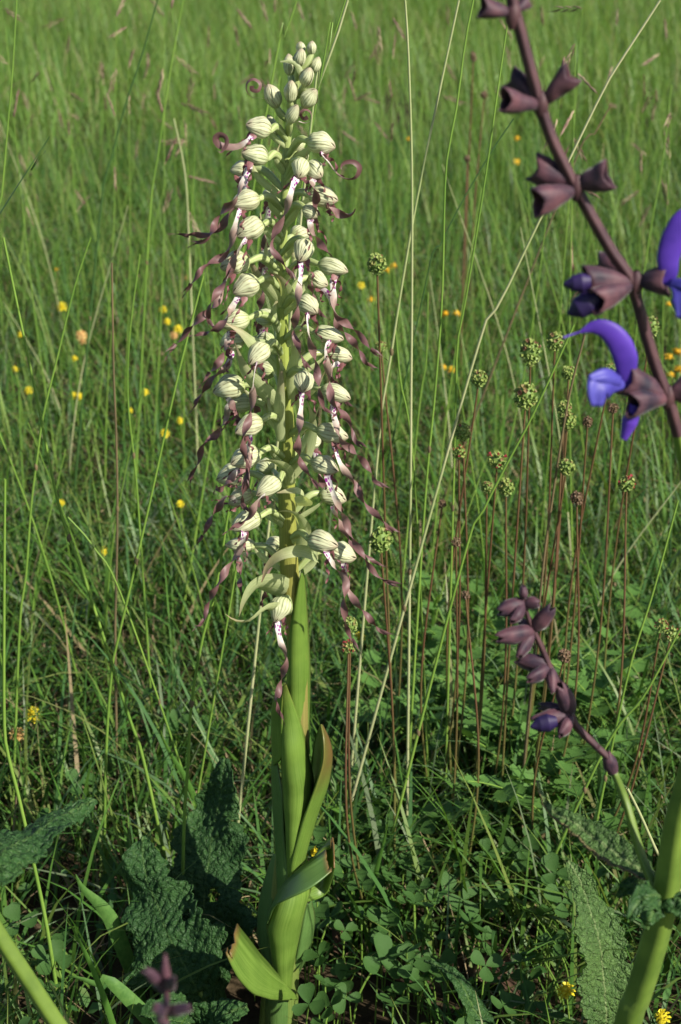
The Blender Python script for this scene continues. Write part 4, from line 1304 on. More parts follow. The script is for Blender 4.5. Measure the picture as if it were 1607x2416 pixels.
# ---- dark rosette of big sage leaves left of the orchid
ros = empty('sage_rosette', G(*px(9, 1150, 1492)) * np.array([1, 1, 0]))
tag(ros, 'dark puckered sage rosette with insect holes in the shade left of the orchid', 'plant')
S9 = 700 / 1568.0
YR = 0.035
rb_ = np.array([ros.location.x, ros.location.y, -0.003])
for k, (pts, hw, nv, kw) in enumerate([
    ([(1120, 1400, -0.04), (1075, 1150, -0.02), (1080, 900, 0.0), (1110, 650, 0.02), (1150, 400, 0.04), (1185, 230, 0.045), (1195, 85, 0.05)], [60, 190, 260, 300, 250, 190, 215, 165, 150, 110, 14], (-0.30, -0.70, 0.62),
     dict(lobes=0.12, holes=((0.42, 0.25, 0.03, 0.16), (0.74, 0.9, 0.02, 0.12), (0.3, -0.5, 0.012, 0.08)))),
    ([(1090, 1380, -0.05), (1000, 1220, -0.045), (900, 1020, -0.03), (820, 820, -0.01), (780, 680, 0.0), (755, 500, 0.012)], [60, 170, 260, 250, 190, 140, 120, 12], (-0.35, -0.58, 0.72), dict(lobes=0.14, holes=((0.45, 0.55, 0.03, 0.14),))),
    ([(1080, 1560, -0.06), (950, 1500, -0.085), (820, 1470, -0.10), (700, 1480, -0.11)], [60, 120, 160, 120, 20], (0.2, -0.45, 0.85), dict(lobes=0.1)),
    ([(1050, 1640, -0.07), (1120, 1520, -0.08), (1210, 1440, -0.085), (1310, 1400, -0.085)], [60, 140, 120, 20], (0.2, -0.5, 0.85), dict(lobes=0.1))]):
    q = [PC(9, x, y, YR + d) for x, y, d in pts]
    q = [np.array([a[0], a[1], max(a[2], 0.006)]) for a in q]
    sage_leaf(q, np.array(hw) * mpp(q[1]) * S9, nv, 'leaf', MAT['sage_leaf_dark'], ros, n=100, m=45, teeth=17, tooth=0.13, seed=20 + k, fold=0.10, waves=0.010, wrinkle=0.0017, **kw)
    build('leaf_stalk', MB().tube(spl([rb_ - np.array([0, 0, 0.002]), (rb_ + q[0]) / 2 + np.array([0, 0, 0.004]), q[0], q[1]], 14), np.linspace(0.0026, 0.0014, 14), 8), MAT['salvia_stem_g'], ros)
# ---- second sage by the left edge: thick stem, toothed leaf
YL2 = -0.27
sl = [PC(9, -160, 760, YL2), PC(9, 0, 1030, YL2), PC(9, 120, 1215, YL2), PC(9, 300, 1492, YL2), PC(9, 380, 1620, YL2)]
d = sl[-1] - sl[-2]
f2 = np.array([sl[-1][0] + 0.07, YL2, -0.01])
s2 = empty('meadow_sage', (f2[0], f2[1], 0))
tag(s2, 'second meadow sage with a thick yellow-green stem and a dark toothed leaf', 'wildflower')
up_end = sl[0] + (sl[0] - sl[1]) * 1.6
cl2 = spl([f2, (f2 + sl[-1]) / 2 + np.array([0.01, 0, 0])] + sl[::-1] + [up_end], 70)
build('stem', square_stem(cl2, np.linspace(0.0042, 0.0028, 70)), MAT['salvia_stem_g'], s2)
q = [PC(9, -230, 830, YL2 + 0.0), PC(9, -120, 740, YL2 + 0.02), PC(9, 40, 600, YL2 + 0.05), PC(9, 250, 455, YL2 + 0.08), PC(9, 400, 375, YL2 + 0.10), PC(9, 505, 325, YL2 + 0.11)]
q[0] = cl2[np.argmin(np.linalg.norm(cl2 - q[0], axis=1))]
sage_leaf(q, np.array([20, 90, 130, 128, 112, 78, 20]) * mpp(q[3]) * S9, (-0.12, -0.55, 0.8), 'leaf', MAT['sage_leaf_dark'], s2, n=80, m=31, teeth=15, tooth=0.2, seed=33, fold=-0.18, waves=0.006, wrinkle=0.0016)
# ---- small purple sage tip poking into view low down
YT = -0.42
t_ = [PC(9, 800, 2300, YT), PC(9, 850, 1700, YT), PC(9, 872, 1480, YT), PC(9, 880, 1340, YT), PC(9, 868, 1180, YT)]
f3 = np.array([t_[0][0] - 0.02, YT, -0.01])
s3 = empty('meadow_sage', (f3[0], f3[1], 0))
tag(s3, 'short sage shoot whose small purple calyx tip rises before the dark rosette', 'wildflower')
build('stem', square_stem(spl([f3] + t_, 40), np.linspace(0.0022, 0.0008, 40)), MAT['salvia_stem_p'], s3)
s9 = mpp(t_[3]) * S9
for k, (b, t, wd) in enumerate([((875, 1290), (870, 1130), 36), ((875, 1290), (755, 1200), 32), ((880, 1300), (935, 1255), 30), ((878, 1310), (820, 1260), 30), ((875, 1430), (1010, 1405), 36), ((872, 1440), (810, 1400), 34), ((872, 1460), (850, 1490), 34), ((878, 1430), (880, 1350), 26)]):
    bb = PC(9, *b, YT)
    build('calyx', calyx_mesh(bb, PC(9, *t, YT - 0.003 * (k % 3)), wd * s9, 70 + k, closed=True), MAT['calyx'], s3, solid=0.0003)


# ================================================================== salad burnet
def fib(n):
    i = np.arange(n) + 0.5
    z = 1 - 2 * i / n
    a = math.pi * (1 + 5 ** 0.5) * i
    r = np.sqrt(1 - z * z)
    return np.stack([r * np.cos(a), r * np.sin(a), z], 1)


def head_mesh(R, asp, n, seed, red=False):
    """knobbly ball of cupped florets"""
    rs = np.random.default_rng(seed)
    mb = MB()
    D = fib(n)
    core = MB()
    uu = np.linspace(0, math.pi, 9)
    vv = np.linspace(0, 2 * math.pi, 13)
    core_p = np.stack([np.sin(uu)[:, None] * np.cos(vv)[None], np.sin(uu)[:, None] * np.sin(vv)[None], np.cos(uu)[:, None] * np.ones(13)[None] * asp], -1) * R * 0.80
    mb.grid(core_p, a=0.05)
    for d in D:
        d = nrm(d + rs.normal(0, 0.09, 3))
        p0 = d * np.array([1, 1, asp]) * R * rs.uniform(0.84, 1.02)
        a = nrm(np.cross(d, (0.3, 0.2, 1)))
        b = np.cross(d, a)
        r = R * 0.21 * rs.uniform(0.8, 1.25) * (40 / n) ** 0.35
        V = [p0 + d * r * 0.1]
        q = rs.uniform(0, 6.3)
        for k in range(4):
            an = q + k * math.pi / 2
            V.append(p0 + (a * math.cos(an) + b * math.sin(an)) * r * 1.15 + d * r * 0.85 * rs.uniform(0.6, 1.3))
        for k in range(4):
            an = q + k * math.pi / 2
            V.append(p0 + (a * math.cos(an + 0.4) + b * math.sin(an + 0.4)) * r * 0.75 - d * r * 0.9)
        F = []
        for k in range(4):
            F += [[0, 1 + k, 1 + (k + 1) % 4], [1 + k, 5 + k, 5 + (k + 1) % 4, 1 + (k + 1) % 4]]
        mb.poly(V, F, a=float(np.clip(rs.random() * 0.62 + 0.38 * (d[2] > 0.35) * rs.random(), 0, 1)))
    return mb


def tuft_mesh(R, asp, n, seed):
    """brush of crimson styles"""
    rs = np.random.default_rng(seed)
    mb = MB()
    for d in fib(n):
        if d[2] < -0.2 or rs.random() < 0.35:
            continue
        p0 = d * np.array([1, 1, asp]) * R * 0.9
        for k in range(3):
            e = nrm(d + rs.normal(0, 0.35, 3))
            mb.tube(np.array([p0, p0 + e * R * 0.25, p0 + e * R * 0.42]), [R * 0.05, R * 0.06, R * 0.09], 4, a=rs.random())
    return mb


# place each stalk: head position in the picture, foot on the ground behind the orchid
HEADS = [  # x, y (wide-view px), radius px, aspect, foot dx px, depth, kind, leaning
    (868, 608, 20, 1.15, 75, 0.16, 'g'), (877, 798, 13, 0.9, 40, 0.25, 'g'), (1222, 811, 22, 1.45, -10, 0.20, 'g'), (1278, 786, 18, 1.3, -20, 0.22, 'g'), (1103, 871, 18, 1.0, -20, 0.19, 'g'),
    (1310, 859, 16, 0.9, -30, 0.22, 'b'), (1211, 912, 24, 1.3, -12, 0.16, 'g'), (1300, 940, 15, 1.1, -45, 0.18, 'g'), (1307, 968, 19, 1.0, -45, 0.175, 'g'), (1066, 995, 17, 1.2, -15, 0.19, 'g'),
    (1057, 1041, 14, 1.0, -30, 0.18, 'r'), (1145, 1060, 20, 0.95, -12, 0.15, 'r'), (1165, 1121, 17, 1.15, -6, 0.16, 'g'), (1121, 1122, 13, 1.0, -8, 0.16, 'b'), (1305, 1075, 18, 0.95, -60, 0.16, 'g'),
    (1443, 1113, 18, 0.85, -50, 0.14, 'r'), (1328, 1147, 14, 1.0, -55, 0.17, 'n'), (876, 1243, 24, 1.2, 45, 0.10, 'g'), (1501, 752, 15, 1.7, -40, 0.26, 'g'), (1407, 850, 14, 1.0, -50, 0.22, 'b'),
    (1353, 971, 11, 1.0, -20, 0.18, 'n'), (1412, 940, 11, 1.0, -30, 0.2, 'n'), (1523, 1440, 13, 1.1, -160, 0.10, 'r'), (1546, 1460, 15, 0.95, -170, 0.10, 'r'), (1300, 1510, 13, 1.2, -20, 0.10, 'n'), (1050, 1248, 10, 1.1, 10, 0.13, 'n'),
    (1018, 1160, 9, 1.0, 8, 0.18, 'n'), (806, 1440, 16, 1.3, 60, 0.07, 'g'), (802, 1490, 14, 0.8, 70, 0.07, 'r'), (1072, 1370, 9, 1.0, 10, 0.12, 'n'), (1090, 130, 7, 1.6, 6, 1.3, 'n'), (1115, 218, 7, 1.2, 4, 1.3, 'n'), (1076, 366, 7, 1.0, 4, 1.0, 'n')]
LBL = {'g': 'salad burnet stalk topped by a knobbly yellow-green seed head', 'b': 'salad burnet stalk topped by a small browning green seed head',
       'r': 'salad burnet stalk whose flower head shows crimson styles', 'n': 'slim burnet stalk with a tiny dry brown head'}
head_lib = {}
for k, (hx, hy, hr, asp, fdx, dep, kind) in enumerate(HEADS):
    c0 = P(*px(10, hx, hy), dep)
    s = mpp(c0) * CROPS[10][2]
    R = hr * s
    ft = np.array([c0[0] + fdx * s, dep + rng.uniform(-0.01, 0.03), -0.01])
    if kind == 'r' and hx > 1500:
        ft[0] = c0[0] - 0.045
    e = empty('burnet_stalk', (ft[0], ft[1], 0))
    big = kind == 'g' and hr >= 20
    tag(e, LBL[kind].replace('knobbly', 'large knobbly' if big else 'small knobbly'), 'burnet', 'burnet stalks: ' + {'g': 'large green heads' if big else 'small green heads', 'b': 'browning heads', 'r': 'crimson heads', 'n': 'tiny brown heads'}[kind])
    mid = (ft * 0.5 + c0 * 0.5) + np.array([rng.normal(0, 0.004), 0, 0]) + np.array([-fdx * s * 0.12 + rng.normal(0, 0.005), rng.normal(0, 0.01), 0])
    cpts = spl([ft, mid, c0], 26)
    w0 = 0.00078 if dep < 0.5 else 0.0012
    build('stem', MB().tube(cpts, np.linspace(w0 * 1.15, w0 * 0.75, 26), 7), MAT['red_stem'], e)
    key = (kind, k % 4, round(asp, 1))
    if key not in head_lib:
        head_lib[key] = head_mesh(1.0, asp, 46 if kind in 'gb' else 28, k).mesh('seed_head', False)
        head_lib[key].materials.append(MAT['burnet_brown'] if kind == 'n' else MAT['burnet_head'])
    h = link('seed_head', head_lib[key], None, e)
    h.location = Vector(c0) - e.location
    h.scale = (R, R, R)
    h.rotation_euler = (rng.normal(0, 0.15), rng.normal(0, 0.15), rng.uniform(0, 6))
    if kind == 'r':
        if ('t', k % 2) not in head_lib:
            head_lib[('t', k % 2)] = tuft_mesh(1.0, 1.0, 26, k).mesh('styles', False)
            head_lib[('t', k % 2)].materials.append(MAT['burnet_red'])
        st = link('styles', head_lib[('t', k % 2)], None, h)


# burnet leaves: toothed leaflets in pairs along a stalk
def leaflet_mesh(seed, teeth=4):
    rs = np.random.default_rng(seed)
    L, Rr = [], []
    for k in range(teeth * 2 + 1):
        t = k / (teeth * 2)
        wv = 0.46 * math.sin(min(t * 0.9 + 0.10, 1) * math.pi) ** 0.6
        if k % 2:
            wv *= 1.2
        else:
            wv *= 0.76
        L.append((-wv, t + (0.05 if k % 2 else 0)))
        Rr.append((wv, t + (0.05 if k % 2 else 0)))
    V = []
    for (lx, ly), (rx, ry) in zip(L, Rr):
        V += [(lx, ly, 0.10 * abs(lx)), (0, (ly + ry) / 2 - 0.02, -0.05 - 0.1 * (ly - 0.5) ** 2), (rx, ry, 0.10 * rx)]
    F = []
    for k in range(len(L) - 1):
        b = 3 * k
        F += [[b, b + 1, b + 4, b + 3], [b + 1, b + 2, b + 5, b + 4]]
    return MB().poly(V, F)


LFL = []
for k in range(3):
    me = leaflet_mesh(k).mesh('leaflet')
    me.materials.append(MAT['burnet_leaf'])
    LFL.append(me)


def burnet_leaf(loc, az, length, arch, seed):
    rs = np.random.default_rng(seed)
    e = empty('burnet_leaf', loc)
    d = np.array([math.cos(az), math.sin(az), 0])
    n = 14
    th = np.linspace(arch, arch + 1.0, n)      # angle from vertical
    st = length / n
    c = np.vstack([[0, 0, -0.004], np.cumsum(np.stack([np.sin(th) * d[0], np.sin(th) * d[1], np.cos(th)], 1) * st, 0)])
    build('leaf_stalk', MB().tube(c, np.linspace(0.0007, 0.0004, n + 1), 5), MAT['culm'], e, local=True)
    sd = np.array([-d[1], d[0], 0])
    for k in range(5, n + 1, 2):
        p0 = c[k]
        tg = nrm(c[k] - c[k - 1])
        up = np.cross(tg, sd) * -1
        sz = 0.0155 * (0.65 + 0.5 * math.sin((k - 4) / 10 * math.pi)) * rs.uniform(0.85, 1.15)
        for sg in ((-1, 1) if k < n - 1 else (0,)):
            yv = nrm(sd * sg + tg * (0.45 if sg else 1) + np.array([0, 0, rs.normal(0, 0.22)]))
            zv = nrm(np.array([0, 0, 1.0]) + rs.normal(0, 0.28, 3))
            xv = nrm(np.cross(yv, zv))
            zv = np.cross(xv, yv)
            o = link('leaflet', LFL[rs.integers(0, 3)], None, e, local=True)
            M = np.eye(4)
            M[:3, 0], M[:3, 1], M[:3, 2], M[:3, 3] = xv * sz, yv * sz, zv * sz, p0
            from mathutils import Matrix
            o.matrix_local = Matrix(M.tolist())
    return e


k = 0
for (cx, cy, cnt, spread, zr) in ((1130, 1870, 14, 95, 0.08), (1290, 1820, 12, 90, 0.08), (1430, 1790, 10, 90, 0.08), (1000, 1790, 9, 80, 0.07), (1250, 2010, 7, 80, 0.05), (1500, 1650, 8, 80, 0.07), (1160, 1660, 8, 90, 0.07)):
    for q in range(cnt):
        gpt = G(*px(10, cx + rng.normal(0, spread), cy + rng.normal(0, spread * 0.55)))
        e = burnet_leaf((gpt[0], gpt[1], 0), rng.uniform(0, 6.28), rng.uniform(0.08, 0.14), rng.uniform(0.0, 0.4), 500 + k)
        tag(e, 'feathery burnet leaf of paired toothed leaflets below the burnet stalks', 'leaf', 'burnet leaves under the stalks')
        k += 1


# ================================================================== clovers and trefoils
def obovate(L, Wd, n=7, notch=0.06):
    V = [(0, 0, 0)]
    t = np.linspace(0, 1, n)[1:]
    left = [(-Wd * math.sin(x * math.pi * 0.5) ** 0.8 * (1 - max(0, x - 0.72) * 1.9), L * x * (1 - (0.05 if x == 1 else 0)), 0.12 * Wd) for x in t]
    mid = [(0, L * x * (1 if x < 1 else 1 - notch), -0.06 * L * math.sin(x * 3)) for x in t]
    m = len(t)
    V += left + mid + [(-a, b, c) for a, b, c in left]
    F = [[0, 1 + m, 1], [0, 1 + 2 * m, 1 + m]]
    for k in range(m - 1):
        F += [[1 + k, 1 + m + k, 2 + m + k, 2 + k], [1 + m + k, 1 + 2 * m + k, 2 + 2 * m + k, 2 + m + k]]
    return V, F


OBV = []
for k in range(3):
    V, F = obovate(1.0, 0.40 + 0.04 * k)
    me = MB().poly(V, F).mesh('leaflet')
    me.materials.append(MAT['clover_leaf'])
    OBV.append(me)
from mathutils import Matrix


def orient(o, xv, yv, zv, sz, p0):
    M = np.eye(4)
    M[:3, 0], M[:3, 1], M[:3, 2], M[:3, 3] = np.asarray(xv) * sz, np.asarray(yv) * sz, np.asarray(zv) * sz, p0
    o.matrix_local = Matrix(M.tolist())


def clover_proto(seed, nl, size):
    rs = np.random.default_rng(seed)
    e = empty('clover_sprig', (0, 0, 0))
    h = rs.uniform(0.018, 0.055)
    tip = np.array([rs.normal(0, 0.008), rs.normal(0, 0.008), h])
    build('leaf_stalk', MB().tube(spl([(0, 0, -0.006), tip * np.array([0.3, 0.3, 0.6]), tip], 10), 0.0005, 5), MAT['culm'], e, local=True)
    nz = nrm(np.array([rs.normal(0, 0.3), rs.normal(-0.15, 0.3), 1]))
    a0 = rs.uniform(0, 6.28)
    for k in range(nl):
        an = a0 + k * (2 * math.pi / nl)
        y = np.array([math.cos(an), math.sin(an), 0])
        y = nrm(y - nz * np.dot(y, nz) + nz * rs.uniform(-0.05, 0.35))
        x = nrm(np.cross(y, nz))
        orient(link('leaflet', OBV[rs.integers(0, 3)], None, e, local=True), x, y, np.cross(x, y), size * rs.uniform(0.9, 1.1), tip)
    return e


protos = [clover_proto(40 + k, 3, 0.0085 + 0.0012 * (k % 4)) for k in range(8)]
used = [False] * 8
CL = []
for (cx, cy, cnt, sx, sy) in ((900, 2230, 46, 130, 110), (830, 2050, 22, 80, 70), (1080, 2130, 30, 130, 90), (1330, 2060, 14, 90, 70), (1150, 2330, 14, 120, 40), (470, 1720, 6, 50, 40), (420, 1650, 5, 60, 30), (150, 2300, 8, 80, 50), (880, 1930, 12, 60, 50), (740, 2330, 10, 60, 40), (300, 1980, 6, 60, 50)):
    for q in range(cnt):
        CL.append((cx + rng.normal(0, sx), cy + rng.normal(0, sy)))
CLAB = (('low three-leaved clover sprig between the orchid and the upright sage leaf', 'clover sprigs right of the orchid'), ('low three-leaved clover sprig among the toothed burnet leaves', 'clover sprigs under the burnet'),
        ('low three-leaved clover sprig in the turf on the dark rosette side', 'clover sprigs by the dark rosette'))
for k, (x, y) in enumerate(CL):
    gpt = G(*px(10, x, y), z=0.02)
    if abs(gpt[0] - OX) < 0.02 and abs(gpt[1]) < 0.02:
        continue
    i = k % 8
    e = protos[i] if not used[i] else copy_tree(protos[i])
    used[i] = True
    e.location = (gpt[0], gpt[1], 0)
    e.rotation_euler = (0, 0, rng.uniform(-1, 1) * 3.1)
    sc1 = rng.uniform(0.8, 1.25)
    e.scale = (sc1, sc1, sc1)
    cl_ = CLAB[2] if gpt[0] < OX else (CLAB[0] if y > 2030 else CLAB[1])
    tag(e, cl_[0], 'clover', cl_[1])


def petal_ball(n, seed):
    rs = np.random.default_rng(seed)
    mb = MB()
    for d in fib(n):
        if d[2] < -0.75:
            continue
        d = nrm(d + rs.normal(0, 0.08, 3))
        dn = nrm(np.array([d[0], d[1], -0.9 + d[2] * 0.3]))
        a = nrm(np.cross(d, dn))
        p0 = d * 0.55
        V = [p0 - a * 0.12, p0 + a * 0.12, p0 + d * 0.30 + a * 0.26, p0 + d * 0.42 + dn * 0.22, p0 + d * 0.30 - a * 0.26, p0 + d * 0.34 + dn * -0.06]
        mb.poly(V, [[0, 1, 5], [1, 2, 5], [2, 3, 5], [3, 4, 5], [4, 0, 5]], a=rs.random())
    uu, vv = np.linspace(0, math.pi, 7), np.linspace(0, 2 * math.pi, 11)
    mb.grid(np.stack([np.sin(uu)[:, None] * np.cos(vv)[None], np.sin(uu)[:, None] * np.sin(vv)[None], np.cos(uu)[:, None] * np.ones(11)[None]], -1) * 0.6, a=0.0)
    return mb


BALL = {}
for kind, mt in (('y', 'yellow'), ('t', 'tan_petals'), ('o', 'orange')):
    for v in range(2):
        me = petal_ball(34 if kind != 'o' else 14, 9 + v).mesh('flower_head', False)
        me.materials.append(MAT[mt])
        BALL[kind, v] = me
YEL = [(143, 706, 11, 'y'), (188, 772, 12, 't'), (190, 785, 9, 't'), (410, 758, 10, 'y'), (375, 712, 8, 'y'), (66, 898, 9, 'y'), (170, 910, 9, 'y'), (183, 912, 9, 'y'), (335, 903, 8, 'y'), (380, 997, 10, 'y'), (415, 968, 8, 'y'),
       (240, 1268, 10, 'y'), (140, 1157, 8, 'y'), (78, 1645, 19, 'y'), (38, 1690, 17, 't'), (828, 1466, 12, 'y'), (718, 1960, 15, 'y'), (905, 612, 11, 'o'), (892, 622, 9, 'o'), (855, 690, 10, 'o'), (1025, 722, 11, 'o'), (1052, 722, 11, 'o'), (832, 657, 8, 'y'),
       (1303, 2280, 19, 'y'), (1525, 2340, 17, 'y'), (1560, 810, 13, 'o'), (1540, 820, 11, 'o'), (1562, 850, 13, 'o'), (1545, 862, 9, 'o'), (1040, 850, 9, 'o'), (1022, 845, 8, 'o'), (415, 1160, 8, 'y'), (48, 770, 8, 'y'), (35, 850, 8, 'y'), (172, 825, 7, 'y'),
       (400, 772, 8, 't'), (385, 740, 8, 'y'), (430, 640, 6, 't'), (300, 945, 6, 'y'), (940, 320, 7, 'o'), (1190, 318, 8, 'o'), (1190, 372, 7, 'o'), (1540, 700, 8, 'o'), (130, 620, 6, 'o')]
LY = {'y': 'yellow hop trefoil clover with a small globe flower head', 't': 'fading tan clover head on a thin stalk', 'o': 'orange-yellow trefoil flower low in the turf'}
for (fx, fy, fr, kind) in YEL:
    qx, qy = px(10, fx, fy)
    zf = 0.05 if fy > 1200 else 0.11
    c0 = G(qx, qy, zf)
    R = fr * 1.12 * mpp(c0) * CROPS[10][2]
    e = empty('yellow_clover' if kind != 'o' else 'trefoil_flower', (c0[0] + 0.004, c0[1] + 0.006, 0))
    tag(e, LY[kind], 'clover' if kind != 'o' else 'trefoil', {'y': 'yellow clover heads', 't': 'fading clover heads', 'o': 'trefoil flowers'}[kind])
    ft = np.array([c0[0] + 0.004, c0[1] + 0.006, -0.008])
    build('stem', MB().tube(spl([ft, (ft + c0) / 2 + np.array([0.002, 0, 0]), c0], 8), 0.0006, 5), MAT['culm'], e)
    h = link('flower_head', BALL[kind, rng.integers(0, 2)], None, e)
    h.location = Vector(c0) - e.location
    h.scale = (R, R, R * (1.0 if kind != 'o' else 0.7))
    h.rotation_euler = (rng.normal(0, 0.3), rng.normal(0, 0.3), rng.uniform(0, 6))
    for q in range(2):
        o = link('leaflet', OBV[q], None, e)
        an = rng.uniform(0, 6.28)
        y = np.array([math.cos(an), math.sin(an), 0.2])
        y = nrm(y)
        x = nrm(np.cross(y, (0, 0, 1)))
        orient(o, x, y, np.cross(x, y), 0.009, ft * 0.35 + c0 * 0.65 - np.array(e.location))

# ================================================================== single grass stalks
CULM = [  # (crop, pts...) in the picture, depth, radius, material
    ([(0, 8, 560), (0, 42, 726), (0, 92, 963), (0, 141, 1200), (0, 199, 1364), (0, 249, 1518), (0, 306, 1697), (0, 340, 1800)], 0.10, 0.0013, 'culm'),
    ([(0, 214, 560), (0, 176, 676), (0, 134, 849), (0, 103, 975), (0, 88, 1078), (0, 73, 1200), (0, 61, 1361), (0, 46, 1487)], 0.22, 0.0011, 'culm'),
    ([(0, 264, 620), (0, 268, 868), (0, 274, 1021), (0, 277, 1200), (0, 274, 1391), (0, 272, 1520)], 0.24, 0.0011, 'culm_brown'),
    ([(0, 330, 600), (0, 306, 791), (0, 302, 944), (0, 318, 1097), (0, 330, 1250)], 0.3, 0.0010, 'culm'),
    ([(0, 480, 650), (0, 429, 849), (0, 398, 983), (0, 356, 1174), (0, 306, 1391), (0, 279, 1506), (0, 264, 1583), (0, 250, 1790)], 0.12, 0.0012, 'culm'),
    ([(0, 560, 1080), (0, 540, 1200), (0, 509, 1391), (0, 478, 1506), (0, 452, 1660), (0, 444, 1800), (0, 434, 1960)], 0.05, 0.0014, 'culm'),
    ([(0, 12, 1130), (0, 10, 1391), (0, 10, 1697), (0, 19, 1780), (0, 45, 1884), (0, 85, 2062), (0, 116, 2219), (0, 152, 2416)], -0.02, 0.0014, 'culm'),
    ([(0, 300, 1440), (0, 220, 1290), (0, 160, 1220)], 0.15, 0.0009, 'culm'),
    ([(0, 39, 0), (0, 30, 160), (0, 18, 300), (0, 4, 460), (0, -14, 640)], 0.35, 0.0010, 'culm'),
    ([(0, 372, 0), (0, 334, 134), (0, 297, 245), (0, 262, 380), (0, 235, 520)], 0.7, 0.0011, 'culm_dark'),
    ([(0, 432, 0), (0, 404, 153), (0, 373, 363), (0, 350, 560)], 0.7, 0.0012, 'culm'),
    ([(0, 410, 280), (0, 432, 380), (0, 441, 460), (0, 447, 600)], 0.8, 0.0012, 'culm_pale'),
    ([(0, 821, 0), (0, 800, 70), (0, 780, 126), (0, 752, 207), (0, 730, 330)], 0.12, 0.0013, 'culm_pale'),
    ([(0, 818, -10), (0, 796, 60), (0, 776, 130), (0, 750, 220)], 0.13, 0.0009, 'culm'),
    ([(0, 956, 0), (0, 964, 134), (0, 972, 400), (0, 972, 700), (0, 970, 930), (0, 968, 1235)], 0.15, 0.0012, 'culm_pale'),
    ([(0, 1083, 0), (0, 1056, 126), (0, 998, 400), (0, 964, 580), (0, 922, 842), (0, 890, 1083)], 0.18, 0.0012, 'culm_pale'),
    ([(0, 1117, 0), (0, 1098, 96), (0, 1075, 268), (0, 1052, 400), (0, 1043, 700), (0, 1026, 930), (0, 999, 1236)], 0.17, 0.0011, 'culm'),
    ([(0, 1197, 57), (0, 1174, 214), (0, 1148, 400), (0, 1100, 700), (0, 1079, 815), (0, 1074, 1006)], 0.2, 0.0010, 'culm'),
    ([(0, 1558, 0), (0, 1490, 105), (0, 1435, 191), (0, 1340, 383), (0, 1247, 574), (0, 1178, 720), (0, 1112, 870)], 0.14, 0.0012, 'culm_pale'),
    ([(0, 1440, 250), (0, 1395, 330), (0, 1340, 420)], 0.6, 0.0010, 'culm_brown'),
    ([(0, 1212, 280), (0, 1156, 364), (0, 1083, 490), (0, 1030, 600), (0, 1000, 690)], 0.3, 0.0008, 'culm_dark'),
    ([(0, 1355, 765), (0, 1259, 975), (0, 1202, 1083), (0, 1144, 1197), (0, 1090, 1330)], 0.10, 0.0012, 'culm'),
    ([(0, 1584, 200), (0, 1560, 400), (0, 1520, 640)], 0.7, 0.0010, 'culm'),
    ([(0, 930, 740), (0, 945, 900), (0, 965, 1000), (0, 985, 1240)], 0.2, 0.0010, 'culm'),
    ([(0, 1010, 690), (0, 1005, 860), (0, 985, 1000)], 0.35, 0.0009, 'culm'),
    ([(0, 660, 180), (0, 640, 330), (0, 610, 560)], 0.5, 0.0010, 'culm'),
    ([(0, 700, 0), (0, 672, 90), (0, 640, 200)], 0.5, 0.0012, 'culm'),
    ([(0, 1600, 1180), (0, 1540, 1400), (0, 1470, 1640)], 0.10, 0.0011, 'culm'),
    ([(0, 1380, 790), (0, 1340, 950), (0, 1300, 1200), (0, 1275, 1400)], 0.17, 0.0012, 'culm_brown'),
    ([(0, 1607, 1480), (0, 1520, 1640), (0, 1420, 1780)], 0.08, 0.0012, 'culm'),
    ([(0, 1480, 1860), (0, 1510, 1920), (0, 1560, 2030), (0, 1600, 2090)], -0.12, 0.0014, 'culm_pale'),
]
def stalk_label(mt, x, Y):
    where = 'in the open meadow behind the orchid' if Y >= 0.6 else ('near the yellow clover heads' if x < OX else 'beside the burnet stalks')
    kind_ = {'culm': 'thin green', 'culm_pale': 'bleached pale', 'culm_brown': 'dry brown', 'culm_dark': 'dark green'}[mt]
    return kind_ + ' upright grass stalk ' + where, kind_ + ' grass stalks ' + where


for pts, Y, r, mt in CULM:
    q = np.array([PC(*a, Y) for a in pts])
    lo = int(np.argmin(q[:, 2]))
    if lo == 0:
        q = q[::-1]
    d = nrm(q[-1] - q[-2])
    if d[2] > -0.3:
        d = nrm(np.array([d[0], 0, -0.8]))
    end = q[-1] + d * np.array([0.6, 1, 1]) * ((q[-1][2] + 0.01) / -d[2])
    end[2] = -0.01
    q = np.vstack([q, end]) if q[-1][2] > 0.02 else np.vstack([q[:-1], [[q[-1][0], q[-1][1], -0.01]]])
    e = empty('grass_stalk', (end[0], end[1], 0))
    sl_ = stalk_label(mt, q[len(q) // 2][0], Y)
    tag(e, sl_[0], 'grass stalk', sl_[1])
    c = spl(q, 40)
    build('stem', MB().tube(c, np.linspace(r * 0.55, r, 40) * (mpp(c[0]) / mpp(P(800, 1200, 0.1))) ** 0.5, 6), MAT[mt], e)
    nz = c[int(rng.uniform(14, 26))]
    build('joint', MB().tube(np.array([nz + (0, 0, 0.0025), nz, nz - (0, 0, 0.0025)]), [r * 0.7, r * 1.25, r * 0.8], 6), MAT['culm_brown'], e)


